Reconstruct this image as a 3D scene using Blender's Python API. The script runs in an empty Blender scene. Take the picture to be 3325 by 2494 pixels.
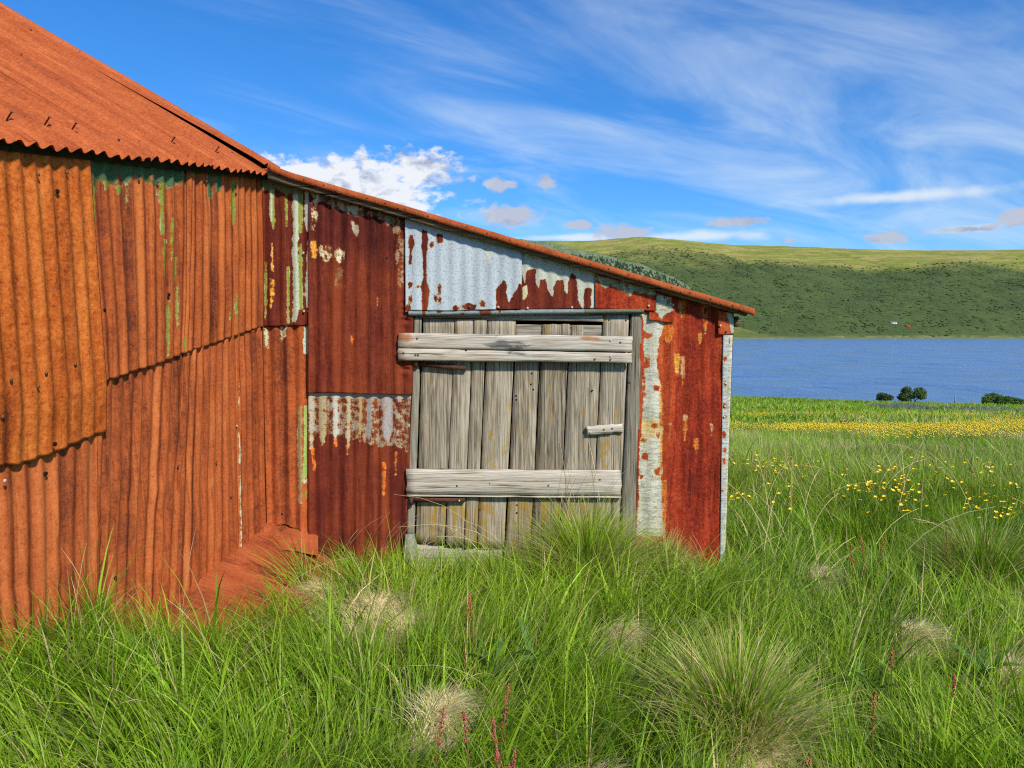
import bpy, math, random
import numpy as np
from mathutils import Vector, Matrix

SC = bpy.context.scene
COL = SC.collection
rng = np.random.default_rng(11)
random.seed(5)

# ------------------------------------------------------------------ camera
FPX, CX, CY, HOR = 2510.0, 1662.5, 1247.0, 1075.0      # focal length, centre, horizon in photograph pixels
EYE = 1.5
PITCH = math.atan((CY - HOR) / FPX)
cam_d = bpy.data.cameras.new('camera')
cam = bpy.data.objects.new('camera', cam_d)
COL.objects.link(cam)
cam.location = (0, 0, EYE)
cam.rotation_euler = (math.pi / 2 - PITCH, 0, 0)
cam_d.sensor_width = 36.0
cam_d.lens = 36.0 * FPX / 3325.0
cam_d.clip_start = 0.05
cam_d.clip_end = 20000
SC.camera = cam

# ------------------------------------------------------------------ sun, exposure
TO_SUN = Vector((0.42, -0.64, 0.64)).normalized()
SUN_EL = math.asin(TO_SUN.z)
SUN_AZ = math.atan2(TO_SUN.x, TO_SUN.y)
sl = bpy.data.lights.new('sun', 'SUN')
sl.energy = 4.0
sl.angle = math.radians(5.0)
sl.color = (1.0, 0.94, 0.82)
so = bpy.data.objects.new('sun', sl)
COL.objects.link(so)
so.rotation_euler = TO_SUN.to_track_quat('Z', 'Y').to_euler()
SC.view_settings.view_transform = 'Standard'
SC.view_settings.look = 'None'
SC.view_settings.gamma = 1.0
SC.view_settings.exposure = 0.45
SC.view_settings.use_curve_mapping = False
SC.render.engine = 'CYCLES'
SC.cycles.filter_width = 1.15
SC.cycles.use_denoising = False
try:
    SC.cycles.denoiser = 'OPENIMAGEDENOISE'
    SC.cycles.denoising_input_passes = 'RGB_ALBEDO_NORMAL'
except Exception:
    pass
SC.cycles.use_adaptive_sampling = True
SC.cycles.adaptive_threshold = 0.012
SC.cycles.max_bounces = 4
SC.cycles.diffuse_bounces = 2
SC.cycles.glossy_bounces = 2
SC.cycles.transmission_bounces = 4
SC.cycles.transparent_max_bounces = 4
SC.cycles.caustics_reflective = False
SC.cycles.caustics_refractive = False


# ------------------------------------------------------------------ node helper
class NT:
    def __init__(self, tree):
        self.t = tree
        self.n = tree.nodes
        self.l = tree.links
        for nd in list(self.n):
            self.n.remove(nd)

    def add(self, typ, **kw):
        nd = self.n.new(typ)
        for k, v in kw.items():
            setattr(nd, k, v)
        return nd

    def put(self, sock, v):
        if v is None:
            return
        if isinstance(v, bpy.types.NodeSocket):
            self.l.new(v, sock)
        else:
            if isinstance(v, (tuple, list)) and len(v) == 3 and sock.type == 'RGBA':
                v = (*v, 1)
            sock.default_value = v

    def math(self, op, a, b=None, c=None, clamp=False):
        nd = self.add('ShaderNodeMath', operation=op)
        nd.use_clamp = clamp
        self.put(nd.inputs[0], a)
        self.put(nd.inputs[1], b)
        self.put(nd.inputs[2], c)
        return nd.outputs[0]

    def vmath(self, op, a, b=None):
        nd = self.add('ShaderNodeVectorMath', operation=op)
        self.put(nd.inputs[0], a)
        self.put(nd.inputs[1], b)
        return nd.outputs['Value'] if op in ('LENGTH', 'DOT_PRODUCT') else nd.outputs[0]

    def mix(self, f, a, b, blend='MIX'):
        nd = self.add('ShaderNodeMix', data_type='RGBA', blend_type=blend)
        self.put(nd.inputs[0], f)
        self.put(nd.inputs[6], a)
        self.put(nd.inputs[7], b)
        return nd.outputs[2]

    def ramp(self, f, stops, interp='LINEAR'):
        nd = self.add('ShaderNodeValToRGB')
        r = nd.color_ramp
        r.interpolation = interp
        while len(r.elements) < len(stops):
            r.elements.new(0.5)
        for e, (p, c) in zip(r.elements, stops):
            e.position = p
            e.color = (c, c, c, 1) if isinstance(c, (int, float)) else (*c, 1)
        self.put(nd.inputs[0], f)
        return nd.outputs[0]

    def noise(self, vec, scale, detail=4, rough=0.55, dist=0.0):
        nd = self.add('ShaderNodeTexNoise')
        self.put(nd.inputs['Vector'], vec)
        nd.inputs['Scale'].default_value = scale
        nd.inputs['Detail'].default_value = detail
        nd.inputs['Roughness'].default_value = rough
        nd.inputs['Distortion'].default_value = dist
        return nd.outputs[0]

    def attr(self, name, out='Fac'):
        nd = self.add('ShaderNodeAttribute')
        nd.attribute_name = name
        return nd.outputs[out]

    def range(self, v, a, b, c=0.0, d=1.0, smooth=False):
        nd = self.add('ShaderNodeMapRange')
        nd.interpolation_type = 'SMOOTHSTEP' if smooth else 'LINEAR'
        self.put(nd.inputs[0], v)
        for i, x in enumerate((a, b, c, d)):
            nd.inputs[i + 1].default_value = x
        return nd.outputs[0]

    def bump(self, h, strength, dist):
        nd = self.add('ShaderNodeBump')
        nd.inputs['Strength'].default_value = strength
        nd.inputs['Distance'].default_value = dist
        self.put(nd.inputs['Height'], h)
        return nd.outputs[0]

    def bsdf(self, col, rough, normal=None, spec=0.3, metal=0.0):
        nd = self.add('ShaderNodeBsdfPrincipled')
        self.put(nd.inputs['Base Color'], col)
        self.put(nd.inputs['Roughness'], rough)
        nd.inputs['Specular IOR Level'].default_value = spec
        self.put(nd.inputs['Metallic'], metal)
        if normal is not None:
            self.put(nd.inputs['Normal'], normal)
        return nd.outputs[0]

    def out(self, s):
        o = self.add('ShaderNodeOutputMaterial')
        self.l.new(s, o.inputs['Surface'])


def new_mat(name):
    m = bpy.data.materials.new(name)
    m.use_nodes = True
    return m, NT(m.node_tree)


# ------------------------------------------------------------------ sky
SKY_STRENGTH = 0.135
world = bpy.data.worlds.new('World')
SC.world = world
world.use_nodes = True
w = NT(world.node_tree)
sky = w.add('ShaderNodeTexSky', sky_type='NISHITA')
sky.sun_disc = False
sky.sun_elevation = SUN_EL
sky.sun_rotation = SUN_AZ
sky.air_density = 0.9
sky.dust_density = 0.1
sky.ozone_density = 3.0
dirv = w.add('ShaderNodeTexCoord').outputs['Generated']
sep = w.add('ShaderNodeSeparateXYZ')
w.l.new(dirv, sep.inputs[0])
dx, dy, dz = sep.outputs
hs = w.add('ShaderNodeHueSaturation')
hs.inputs['Saturation'].default_value = 1.30
hs.inputs['Value'].default_value = 1.0
w.l.new(sky.outputs[0], hs.inputs['Color'])
skycol = w.mix(1.0, hs.outputs[0], w.mix(w.range(dz, 0.02, 0.34), (0.36, 0.60, 0.80), (0.56, 0.76, 0.93)), 'MULTIPLY')
# cirrus: streaks on a high flat layer of air
den = w.math('ADD', w.math('MAXIMUM', dz, 0.0), 0.10)
qx = w.math('DIVIDE', dx, den)
qy = w.math('DIVIDE', dy, den)
ca, sa = math.cos(math.radians(38)), math.sin(math.radians(38))
u_ = w.math('ADD', w.math('MULTIPLY', qx, ca), w.math('MULTIPLY', qy, sa))
v_ = w.math('SUBTRACT', w.math('MULTIPLY', qy, ca), w.math('MULTIPLY', qx, sa))
cmb = w.add('ShaderNodeCombineXYZ')
w.l.new(w.math('MULTIPLY', u_, 0.62), cmb.inputs[0])
w.l.new(w.math('MULTIPLY', v_, 1.35), cmb.inputs[1])
cirN = w.noise(cmb.outputs[0], 1.1, 6, 0.58, 1.1)
cmb2 = w.add('ShaderNodeCombineXYZ')
w.l.new(w.math('MULTIPLY', qx, 0.35), cmb2.inputs[0])
w.l.new(w.math('MULTIPLY', qy, 0.35), cmb2.inputs[1])
cmb2.inputs[2].default_value = 3.7
big = w.noise(cmb2.outputs[0], 1.0, 3, 0.5)
cirsum = w.math('ADD', w.math('MULTIPLY', cirN, 0.75), w.math('MULTIPLY', big, 0.45))
az = w.math('ARCTAN2', dx, dy)
el = w.math('ARCSINE', dz)
cirA = w.math('ADD', cirsum, w.range(az, -0.5, 0.35, -0.10, 0.065))
cirrus = w.math('MULTIPLY', w.range(cirA, 0.53, 0.93, 0, 1, True), 0.66)
cirrus = w.math('MULTIPLY', cirrus, w.range(dz, 0.02, 0.14, 0.2, 1.0))


def pix_dir(px, py):
    u, v = (px - CX) / FPX, (CY - py) / FPX
    d = Vector((u, math.cos(PITCH) + v * math.sin(PITCH), -math.sin(PITCH) + v * math.cos(PITCH)))
    return d.normalized()


# cumulus: (centre x, centre y, half width, half height) in photograph pixels, turned into directions
cums = [(1150, 600, 400, 112), (1350, 552, 150, 78), (1010, 570, 180, 60), (1290, 640, 100, 70), (1615, 600, 62, 30), (1775, 592, 40, 30),
        (1660, 700, 130, 46), (1880, 728, 50, 16), (2040, 752, 110, 34), (2390, 720, 95, 22),
        (2880, 772, 58, 20), (2570, 780, 24, 10), (3310, 705, 50, 26), (3130, 745, 100, 12)]
field = None
vg = None
for (px, py, hw, hh) in cums:
    d = pix_dir(px, py)
    a0, e0 = math.atan2(d.x, d.y), math.asin(d.z)
    ka, ke = FPX / hw, FPX / hh
    da = w.math('MULTIPLY', w.math('SUBTRACT', az, a0), ka)
    de = w.math('MULTIPLY', w.math('SUBTRACT', el, e0), ke)
    r = w.math('SQRT', w.math('ADD', w.math('MULTIPLY', da, da), w.math('MULTIPLY', de, de)))
    fk = w.math('SUBTRACT', 1.0, r)
    field = fk if field is None else w.math('MAXIMUM', field, fk)
cmb3 = w.add('ShaderNodeCombineXYZ')
w.l.new(az, cmb3.inputs[0])
w.l.new(w.math('MULTIPLY', el, 1.7), cmb3.inputs[1])
cn = w.noise(cmb3.outputs[0], 15.0, 5, 0.56, 0.3)
cnf = w.noise(cmb3.outputs[0], 55.0, 4, 0.6, 0.2)
cumA = w.math('ADD', field, w.math('MULTIPLY', w.math('SUBTRACT', cn, 0.5), 1.6))
cumA = w.math('ADD', cumA, w.math('MULTIPLY', w.math('SUBTRACT', cnf, 0.5), 1.5))
cum = w.math('MULTIPLY', w.range(cumA, 0.02, 0.55, 0, 1, True), 0.93)
# bright tops, greyer bases: driven by the cloud's own thickness noise one step towards the light
shift = w.add('ShaderNodeVectorMath', operation='ADD')
w.l.new(cmb3.outputs[0], shift.inputs[0])
shift.inputs[1].default_value = (0.006, 0.022, 0)
cnu = w.noise(shift.outputs[0], 15.0, 5, 0.56, 0.3)
litc = w.range(w.math('SUBTRACT', cn, cnu), -0.15, 0.0, 0, 1)
bigc = w.range(az, -0.10, -0.02, 1.0, 0.28)
litc = w.math('MULTIPLY', litc, bigc)
cumcol = w.mix(litc, (2.0, 2.3, 3.1), (5.0, 5.05, 5.2))
c1 = w.mix(cirrus, skycol, (4.2, 4.8, 5.3))
fw = None
for (px, py, hw, hh) in [(2250, 768, 300, 26), (1850, 772, 220, 16), (3130, 745, 105, 15), (2900, 640, 380, 26)]:
    d = pix_dir(px, py)
    da = w.math('MULTIPLY', w.math('SUBTRACT', az, math.atan2(d.x, d.y)), FPX / hw)
    de = w.math('MULTIPLY', w.math('SUBTRACT', el, math.asin(d.z)), FPX / hh)
    fk = w.math('SUBTRACT', 1.0, w.math('SQRT', w.math('ADD', w.math('MULTIPLY', da, da), w.math('MULTIPLY', de, de))))
    fw = fk if fw is None else w.math('MAXIMUM', fw, fk)
bank = w.math('MULTIPLY', w.range(w.math('ADD', fw, w.math('MULTIPLY', w.math('SUBTRACT', cn, 0.5), 1.6)), 0.05, 0.9, 0, 1, True), 0.75)
c1 = w.mix(bank, c1, (4.6, 4.9, 5.1))
c2 = w.mix(cum, c1, cumcol)
bg = w.add('ShaderNodeBackground')
w.l.new(c2, bg.inputs['Color'])
bg.inputs['Strength'].default_value = SKY_STRENGTH
wo = w.add('ShaderNodeOutputWorld')
w.l.new(bg.outputs[0], wo.inputs['Surface'])
world.cycles.sampling_method = 'MANUAL'
world.cycles.sample_map_resolution = 512


# ------------------------------------------------------------------ numpy noise
def _hash(ix, iy, seed):
    h = (ix.astype(np.int64) * 374761393 + iy.astype(np.int64) * 668265263 + seed * 974711) & 0xFFFFFFFF
    h = ((h ^ (h >> 13)) * 1274126177) & 0xFFFFFFFF
    h = h ^ (h >> 16)
    return (h & 0xFFFFFF) / float(0xFFFFFF)


def vnoise(x, y, seed=0):
    x = np.asarray(x, float)
    y = np.asarray(y, float)
    ix, iy = np.floor(x), np.floor(y)
    fx, fy = x - ix, y - iy
    fx = fx * fx * (3 - 2 * fx)
    fy = fy * fy * (3 - 2 * fy)
    a = _hash(ix, iy, seed)
    b = _hash(ix + 1, iy, seed)
    c = _hash(ix, iy + 1, seed)
    d = _hash(ix + 1, iy + 1, seed)
    return (a * (1 - fx) + b * fx) * (1 - fy) + (c * (1 - fx) + d * fx) * fy


def fbm(x, y, seed=0, octs=4, g=0.5):
    s, a, t = 0, 1.0, 0
    for o in range(octs):
        s = s + a * vnoise(np.asarray(x) * 2 ** o + 17.3 * o, np.asarray(y) * 2 ** o - 9.1 * o, seed + o)
        t += a
        a *= g
    return s / t


def sstep(a, b, x):
    t = np.clip((np.asarray(x, float) - a) / (b - a), 0, 1)
    return t * t * (3 - 2 * t)


# ------------------------------------------------------------------ mesh + object helpers
def link(o, parent=None):
    COL.objects.link(o)
    if parent is not None:
        o.parent = parent
    return o


def mesh_np(name, V, quads=None, tris=None, mats=(), attrs=None, smooth=False, matidx=None):
    me = bpy.data.meshes.new(name)
    V = np.asarray(V, np.float32)
    nq = 0 if quads is None else len(quads)
    nt = 0 if tris is None else len(tris)
    me.vertices.add(len(V))
    me.vertices.foreach_set('co', V.ravel())
    idx = []
    if nq:
        idx.append(np.asarray(quads, np.int32).ravel())
    if nt:
        idx.append(np.asarray(tris, np.int32).ravel())
    idx = np.concatenate(idx)
    me.loops.add(len(idx))
    me.loops.foreach_set('vertex_index', idx)
    me.polygons.add(nq + nt)
    st = np.concatenate([np.arange(nq) * 4, nq * 4 + np.arange(nt) * 3]).astype(np.int32)
    tot = np.concatenate([np.full(nq, 4), np.full(nt, 3)]).astype(np.int32)
    me.polygons.foreach_set('loop_start', st)
    me.polygons.foreach_set('loop_total', tot)
    if smooth:
        me.polygons.foreach_set('use_smooth', np.ones(nq + nt, bool))
    if matidx is not None:
        me.polygons.foreach_set('material_index', np.asarray(matidx, np.int32))
    for m in mats:
        me.materials.append(m)
    me.update(calc_edges=True)
    for k, (typ, arr) in (attrs or {}).items():
        a = me.attributes.new(k, typ, 'POINT')
        arr = np.asarray(arr, np.float32)
        key = {'FLOAT': 'value', 'FLOAT_VECTOR': 'vector', 'FLOAT_COLOR': 'color'}[typ]
        a.data.foreach_set(key, arr.ravel())
    return me


def obj(name, me, parent=None, loc=None):
    o = bpy.data.objects.new(name, me)
    if loc is not None:
        o.location = loc
    return link(o, parent)


def empty(name, loc=(0, 0, 0), parent=None):
    o = bpy.data.objects.new(name, None)
    o.location = loc
    o.empty_display_size = 0.1
    return link(o, parent)


def tag(o, label=None, cat=None, group=None, kind=None):
    if label:
        o['label'] = label
    if cat:
        o['category'] = cat
    if group:
        o['group'] = group
    if kind:
        o['kind'] = kind
    return o


def grid_faces(nv, nu, flip=False):
    i, j = np.meshgrid(np.arange(nv - 1), np.arange(nu - 1), indexing='ij')
    a = (i * nu + j).ravel()
    q = np.stack([a, a + 1, a + nu + 1, a + nu], 1)
    return q[:, ::-1] if flip else q


# ------------------------------------------------------------------ photograph geometry: rays and planes
FR = {1: (0, 0, 2.212), 2: (0, 450, 2.074), 3: (0, 1150, 1.9518), 4: (850, 500, 2.5523), 5: (1250, 680, 2.4578), 6: (1250, 1150, 2.37),
      7: (1950, 850, 1.7463), 8: (2300, 1000, 2.158), 'r1': (0, 0, 3.19), 'r2': (500, 300, 4.148), 'r3': (800, 1400, 3.6867),
      'r4': (2050, 930, 5.144), 'r6': (1550, 1500, 2.3284), 'y7': (1260, 1000, 4.0963), 'y8': (1700, 950, 3.318),
      'd': (0, 0, 2212 / 3325.0)}


def Z(f, *pts):
    """points measured in an enlargement of the photograph -> photograph pixels"""
    x0, y0, s = FR[f]
    r = [(x0 + x / s, y0 + y / s) for (x, y) in pts]
    return r[0] if len(r) == 1 else r


CP, SP = math.cos(PITCH), math.sin(PITCH)


def ray(px, py):
    u = (np.asarray(px, float) - CX) / FPX
    v = (CY - np.asarray(py, float)) / FPX
    return u, CP + v * SP, -SP + v * CP


def project(x, y, z):
    f = y * CP - (z - EYE) * SP
    up = y * SP + (z - EYE) * CP
    return CX + FPX * x / f, CY - FPX * up / f


class Wall:
    """a vertical plane: origin (x, y), unit direction t along it, outward normal n"""
    def __init__(self, ox, oy, tx, ty, nx, ny):
        self.o, self.t, self.n = (ox, oy), (tx, ty), (nx, ny)

    def hit(self, px, py, off=0.0):
        u, dy, dz_ = ray(px, py)
        ox, oy = self.o[0] + self.n[0] * off, self.o[1] + self.n[1] * off
        k = (ox * self.n[0] + oy * self.n[1]) / (u * self.n[0] + dy * self.n[1])
        X, Y, Zc = u * k, dy * k, EYE + dz_ * k
        return (X - self.o[0]) * self.t[0] + (Y - self.o[1]) * self.t[1], Zc      # (s, z)

    def pos(self, s, z, off):
        s, z, off = np.broadcast_arrays(np.asarray(s, float), np.asarray(z, float), np.asarray(off, float))
        return np.stack([self.o[0] + self.t[0] * s + self.n[0] * off, self.o[1] + self.t[1] * s + self.n[1] * off, z], -1)


Y0 = 4.7
XC = (853 - CX) / FPX * Y0
A_, B_ = 0.14, math.sqrt(1 - 0.14 ** 2)
FRONT = Wall(0, Y0, 1, 0, 0, -1)                    # the wall with the door: s is x
LEFT = Wall(XC, Y0, -A_, -B_, B_, -A_)              # the barn's long wall: s runs from the corner towards the camera


# ------------------------------------------------------------------ materials: rusty sheet, wood, grass ...
def rust_mat(name, dark, mid, light, streak=(9.0, 0.45), grain=1.0, contrast=1.0, rough=0.82, scratch=0.0, stain=0.5):
    m, t = new_mat(name)
    uv = t.attr('wuv', 'Vector')

    def sn(sx, sy, det=4, rg=0.6, dist=0.0):
        mp = t.add('ShaderNodeMapping')
        mp.inputs['Scale'].default_value = (sx, sy, 1)
        t.l.new(uv, mp.inputs[0])
        return t.noise(mp.outputs[0], 1.0, det, rg, dist)
    st = sn(streak[0], streak[1], 5, 0.62, 0.25)
    st2 = sn(55, 4.5, 4, 0.62)
    bl = t.noise(uv, 4.5, 6, 0.65, 0.4)
    gr = t.noise(uv, 95.0, 3, 0.75)
    gr2 = t.noise(uv, 45.0, 4, 0.72)
    f = t.math('ADD', t.math('MULTIPLY', st, 0.40), t.math('MULTIPLY', bl, 0.26))
    f = t.math('ADD', f, t.math('MULTIPLY', st2, 0.18))
    f = t.math('ADD', f, t.math('MULTIPLY', t.math('ADD', gr, gr2), 0.13 * grain))
    f = t.math('ADD', t.math('MULTIPLY', t.math('SUBTRACT', f, 0.42 + 0.13 * grain), 3.3 * contrast), 0.52)
    f = t.math('ADD', f, t.attr('tone'))
    rust = t.ramp(f, [(0.08, dark), (0.48, mid), (0.92, light)])
    # crisp run-down stains, flaking patches and pits
    dk = t.range(sn(streak[0] * 2.2, streak[1] * 1.6, 6, 0.68, 0.5), 0.565, 0.60, 0.0, stain)
    rust = t.mix(dk, rust, t.mix(1.0, rust, (0.40, 0.42, 0.60), 'MULTIPLY'))
    fl = t.range(sn(30, 9, 8, 0.75, 0.6), 0.60, 0.63, 0.0, stain * 0.8)
    rust = t.mix(fl, rust, t.mix(1.0, rust, (0.52, 0.46, 0.44), 'MULTIPLY'))
    lt = t.range(sn(40, 3.0, 7, 0.72, 0.4), 0.60, 0.64, 0.0, 0.35)
    rust = t.mix(lt, rust, light)
    pit = t.range(gr, 0.30, 0.40, 0.45, 1.0)
    rust = t.mix(0.8, rust, t.mix(1.0, rust, pit, 'MULTIPLY'))
    # paint and zinc that is left on the sheet
    edge = t.math('ADD', t.math('MULTIPLY', t.math('SUBTRACT', t.noise(uv, 26.0, 9, 0.74), 0.5), 1.7),
                  t.math('MULTIPLY', t.math('SUBTRACT', sn(42, 9, 5, 0.7), 0.5), 0.8))
    p = t.math('ADD', t.attr('paint'), edge)
    pm = t.range(p, 0.49, 0.54, 0, 1)
    rim = t.math('MULTIPLY', t.range(p, 0.36, 0.50, 0, 1), t.math('SUBTRACT', 1.0, pm))
    rim = t.math('MULTIPLY', rim, t.range(t.attr('paint'), 0.02, 0.2))
    rim2 = t.math('MULTIPLY', t.range(p, 0.50, 0.55, 0, 1), t.range(p, 0.72, 0.58, 0, 1))
    pc = t.attr('pcol', 'Color')
    spk = t.noise(uv, 80.0, 4, 0.78)
    pc = t.mix(t.range(spk, 0.40, 0.46, 0.60, 0.0), pc, t.mix(1.0, pc, (0.34, 0.34, 0.32), 'MULTIPLY'))
    if scratch:
        pc = t.mix(t.range(sn(14, 70, 5, 0.75, 0.8), 0.44, 0.54, scratch, 0.0), pc, t.mix(1.0, pc, (0.34, 0.33, 0.22), 'MULTIPLY'))
        pc = t.mix(t.range(sn(45, 6, 5, 0.75, 0.5), 0.52, 0.60, 0.0, scratch), pc, (0.60, 0.54, 0.36))
    pc = t.mix(t.range(sn(16, 2.2, 5, 0.6), 0.40, 0.62, 0.0, 0.45), pc, t.mix(1.0, pc, (0.72, 0.72, 0.68), 'MULTIPLY'))
    pc = t.mix(t.math('MULTIPLY', rim2, 0.75), pc, t.mix(1.0, pc, (1.05, 0.78, 0.38), 'MULTIPLY'))
    col = t.mix(t.math('MULTIPLY', rim, 0.5), rust, (0.40, 0.15, 0.035))
    col = t.mix(pm, col, pc)
    h = t.math('ADD', t.math('MULTIPLY', gr2, 0.7), t.math('MULTIPLY', pm, 0.9))
    h = t.math('ADD', h, t.math('MULTIPLY', gr, 0.6))
    h = t.math('SUBTRACT', h, t.math('MULTIPLY', fl, 0.8))
    nb = t.bump(h, 0.6, 0.003)
    nb2 = t.add('ShaderNodeBump')
    nb2.inputs['Strength'].default_value = 0.4
    nb2.inputs['Distance'].default_value = 0.012
    t.l.new(bl, nb2.inputs['Height'])
    t.l.new(nb, nb2.inputs['Normal'])
    t.out(t.bsdf(col, t.range(pm, 0, 1, rough, 0.62), nb2.outputs[0], 0.08))
    return m


M_A = rust_mat('rust_orange', (0.17, 0.036, 0.010), (0.42, 0.094, 0.016), (0.63, 0.190, 0.040), (7, 0.5), 2.7, 0.85, 0.88, 0.0, 0.30)
M_B = rust_mat('rust_mid', (0.110, 0.028, 0.016), (0.345, 0.077, 0.021), (0.53, 0.150, 0.040), (14, 0.30), 1.6, 0.95, 0.88, 0.0, 0.48)
M_C = rust_mat('rust_lower', (0.130, 0.033, 0.016), (0.360, 0.082, 0.023), (0.54, 0.155, 0.046), (13, 0.18), 1.7, 0.95, 0.88, 0.0, 0.38)
M_F = rust_mat('rust_brown', (0.042, 0.010, 0.009), (0.110, 0.019, 0.012), (0.235, 0.047, 0.017), (11, 0.5), 1.2, 0.95, 0.85, 0.0, 0.5)
M_R = rust_mat('rust_crimson', (0.110, 0.013, 0.008), (0.300, 0.034, 0.013), (0.50, 0.100, 0.028), (9, 0.5), 2.3, 1.0, 0.85, 0.6, 0.45)
M_ROOF = rust_mat('rust_roof', (0.17, 0.038, 0.014), (0.34, 0.077, 0.024), (0.50, 0.142, 0.045), (5, 0.6), 2.4, 0.75, 0.88, 0.0, 0.15)


def wood_mat(name, dark, mid, light, lichen=0.0, black=0.0, axis=1, stain=0.0):
    m, t = new_mat(name)
    uv = t.attr('wuv', 'Vector')
    inf = t.add('ShaderNodeObjectInfo')
    off = t.add('ShaderNodeCombineXYZ')
    t.l.new(t.math('MULTIPLY', inf.outputs['Random'], 37.0), off.inputs[2])
    p = t.vmath('ADD', uv, off.outputs[0])

    def m3(ac, al, sc=1.0, det=5, rough=0.6, dist=0.0):
        mp = t.add('ShaderNodeMapping')
        mp.inputs['Scale'].default_value = (ac, al, 1) if axis == 1 else (al, ac, 1)
        t.l.new(p, mp.inputs[0])
        return t.noise(mp.outputs[0], sc, det, rough, dist)
    ring = m3(16, 1.1, 1, 3, 0.5, 0.7)                       # broad growth figure, bent round knots
    wavy = t.math('SINE', t.math('MULTIPLY', ring, 46.0))
    fine = m3(190, 5.0, 1, 4, 0.7, 0.2)
    mid_n = m3(85, 1.7, 1, 5, 0.7, 0.2)
    pat = t.noise(p, 7.0, 5, 0.6)
    f = t.math('ADD', t.math('MULTIPLY', fine, 0.55), t.math('MULTIPLY', mid_n, 0.50))
    f = t.math('ADD', f, t.math('MULTIPLY', wavy, 0.035))
    f = t.math('ADD', f, t.math('MULTIPLY', t.math('SUBTRACT', inf.outputs['Random'], 0.5), 0.10))
    f = t.math('ADD', t.math('MULTIPLY', t.math('SUBTRACT', f, 0.53), 2.5), 0.53)
    c = t.ramp(f, [(0.12, dark), (0.42, mid), (0.85, light)])
    warm = t.mix(t.range(pat, 0.35, 0.7, 0, 0.35), c, t.mix(1.0, c, (1.18, 0.95, 0.72), 'MULTIPLY'))
    crk = t.range(m3(60, 0.8, 1, 3, 0.55, 0.3), 0.315, 0.35, 0.0, 1.0)
    c = t.mix(1.0, warm, t.math('MAXIMUM', crk, 0.16), 'MULTIPLY')
    if lichen:
        ln = t.math('ADD', t.math('MULTIPLY', m3(20, 2.4, 1, 5, 0.65, 0.5), 0.7), t.math('MULTIPLY', t.noise(p, 24, 4, 0.6), 0.3))
        ln = t.math('ADD', ln, t.attr('tone'))
        c = t.mix(t.range(ln, 0.70 - lichen, 0.78 - lichen, 0, 0.85), c, t.mix(t.noise(p, 60, 3), (0.40, 0.235, 0.018), (0.24, 0.15, 0.03)))
        g2 = t.math('ADD', t.noise(p, 10, 6, 0.7), t.attr('tone'))
        c = t.mix(t.range(g2, 0.56, 0.78, 0, 0.5), c, (0.16, 0.165, 0.06))
    if black:
        bk = t.math('ADD', t.math('MULTIPLY', m3(26, 5, 1, 6, 0.7, 0.6), 0.6), t.math('MULTIPLY', t.noise(p, 3.2, 3, 0.5), 0.4))
        bk = t.math('ADD', bk, t.attr('tone'))
        c = t.mix(t.range(bk, 0.60 - black, 0.68 - black, 0, 0.85), c, (0.055, 0.058, 0.062))
    if stain:
        sn = t.math('ADD', t.noise(p, 12, 4, 0.6), t.attr('paint'))
        c = t.mix(t.range(sn, 0.80, 1.08, 0, 0.8), c, (0.34, 0.12, 0.03))
    h = t.math('ADD', t.math('MULTIPLY', fine, 0.7), t.math('MULTIPLY', mid_n, 0.6))
    h = t.math('ADD', h, t.math('MULTIPLY', crk, 0.6))
    t.out(t.bsdf(c, 0.88, t.bump(h, 0.75, 0.004), 0.15))
    return m


W_BOARD = wood_mat('weathered_board', (0.055, 0.046, 0.033), (0.195, 0.168, 0.122), (0.42, 0.375, 0.295), 0.155)
W_POST = wood_mat('weathered_post', (0.065, 0.060, 0.046), (0.185, 0.172, 0.132), (0.31, 0.29, 0.235), 0.03)
W_BARX = wood_mat('bleached_bar', (0.10, 0.085, 0.068), (0.35, 0.315, 0.26), (0.58, 0.545, 0.48), 0.0, 0.05, 0, 1)
W_RAIL = wood_mat('weathered_rail', (0.070, 0.062, 0.046), (0.22, 0.195, 0.15), (0.40, 0.36, 0.29), 0.03, 0, 0)
W_DARK = wood_mat('dark_timber', (0.035, 0.026, 0.017), (0.11, 0.082, 0.048), (0.24, 0.185, 0.11), 0.04, 0, 0)


def simple_mat(name, c1, c2, scale, rough=0.8, spec=0.2, bump=0.3, bd=0.004, metal=0.0):
    m, t = new_mat(name)
    tc = t.add('ShaderNodeTexCoord').outputs['Object']
    n = t.noise(tc, scale, 5, 0.62)
    t.out(t.bsdf(t.ramp(n, [(0.3, c1), (0.7, c2)]), rough, t.bump(n, bump, bd), spec, metal))
    return m


M_IRON = simple_mat('rusty_iron', (0.030, 0.014, 0.010), (0.12, 0.042, 0.022), 60, 0.8, 0.3)
M_NAIL = simple_mat('nail_metal', (0.06, 0.030, 0.022), (0.22, 0.11, 0.07), 300, 0.6, 0.4)
M_NAILP = simple_mat('pale_nail', (0.40, 0.30, 0.24), (0.62, 0.55, 0.48), 300, 0.6, 0.4)
M_CONC = simple_mat('old_concrete', (0.12, 0.12, 0.09), (0.30, 0.30, 0.25), 30, 0.9, 0.1, 0.6, 0.01)
M_DARKIN = simple_mat('dark_inner_timber', (0.02, 0.017, 0.014), (0.05, 0.042, 0.034), 12, 0.9, 0.1)
M_HOLE = simple_mat('hole_dark', (0.012, 0.009, 0.007), (0.02, 0.014, 0.01), 12, 0.9, 0.05)


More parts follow.
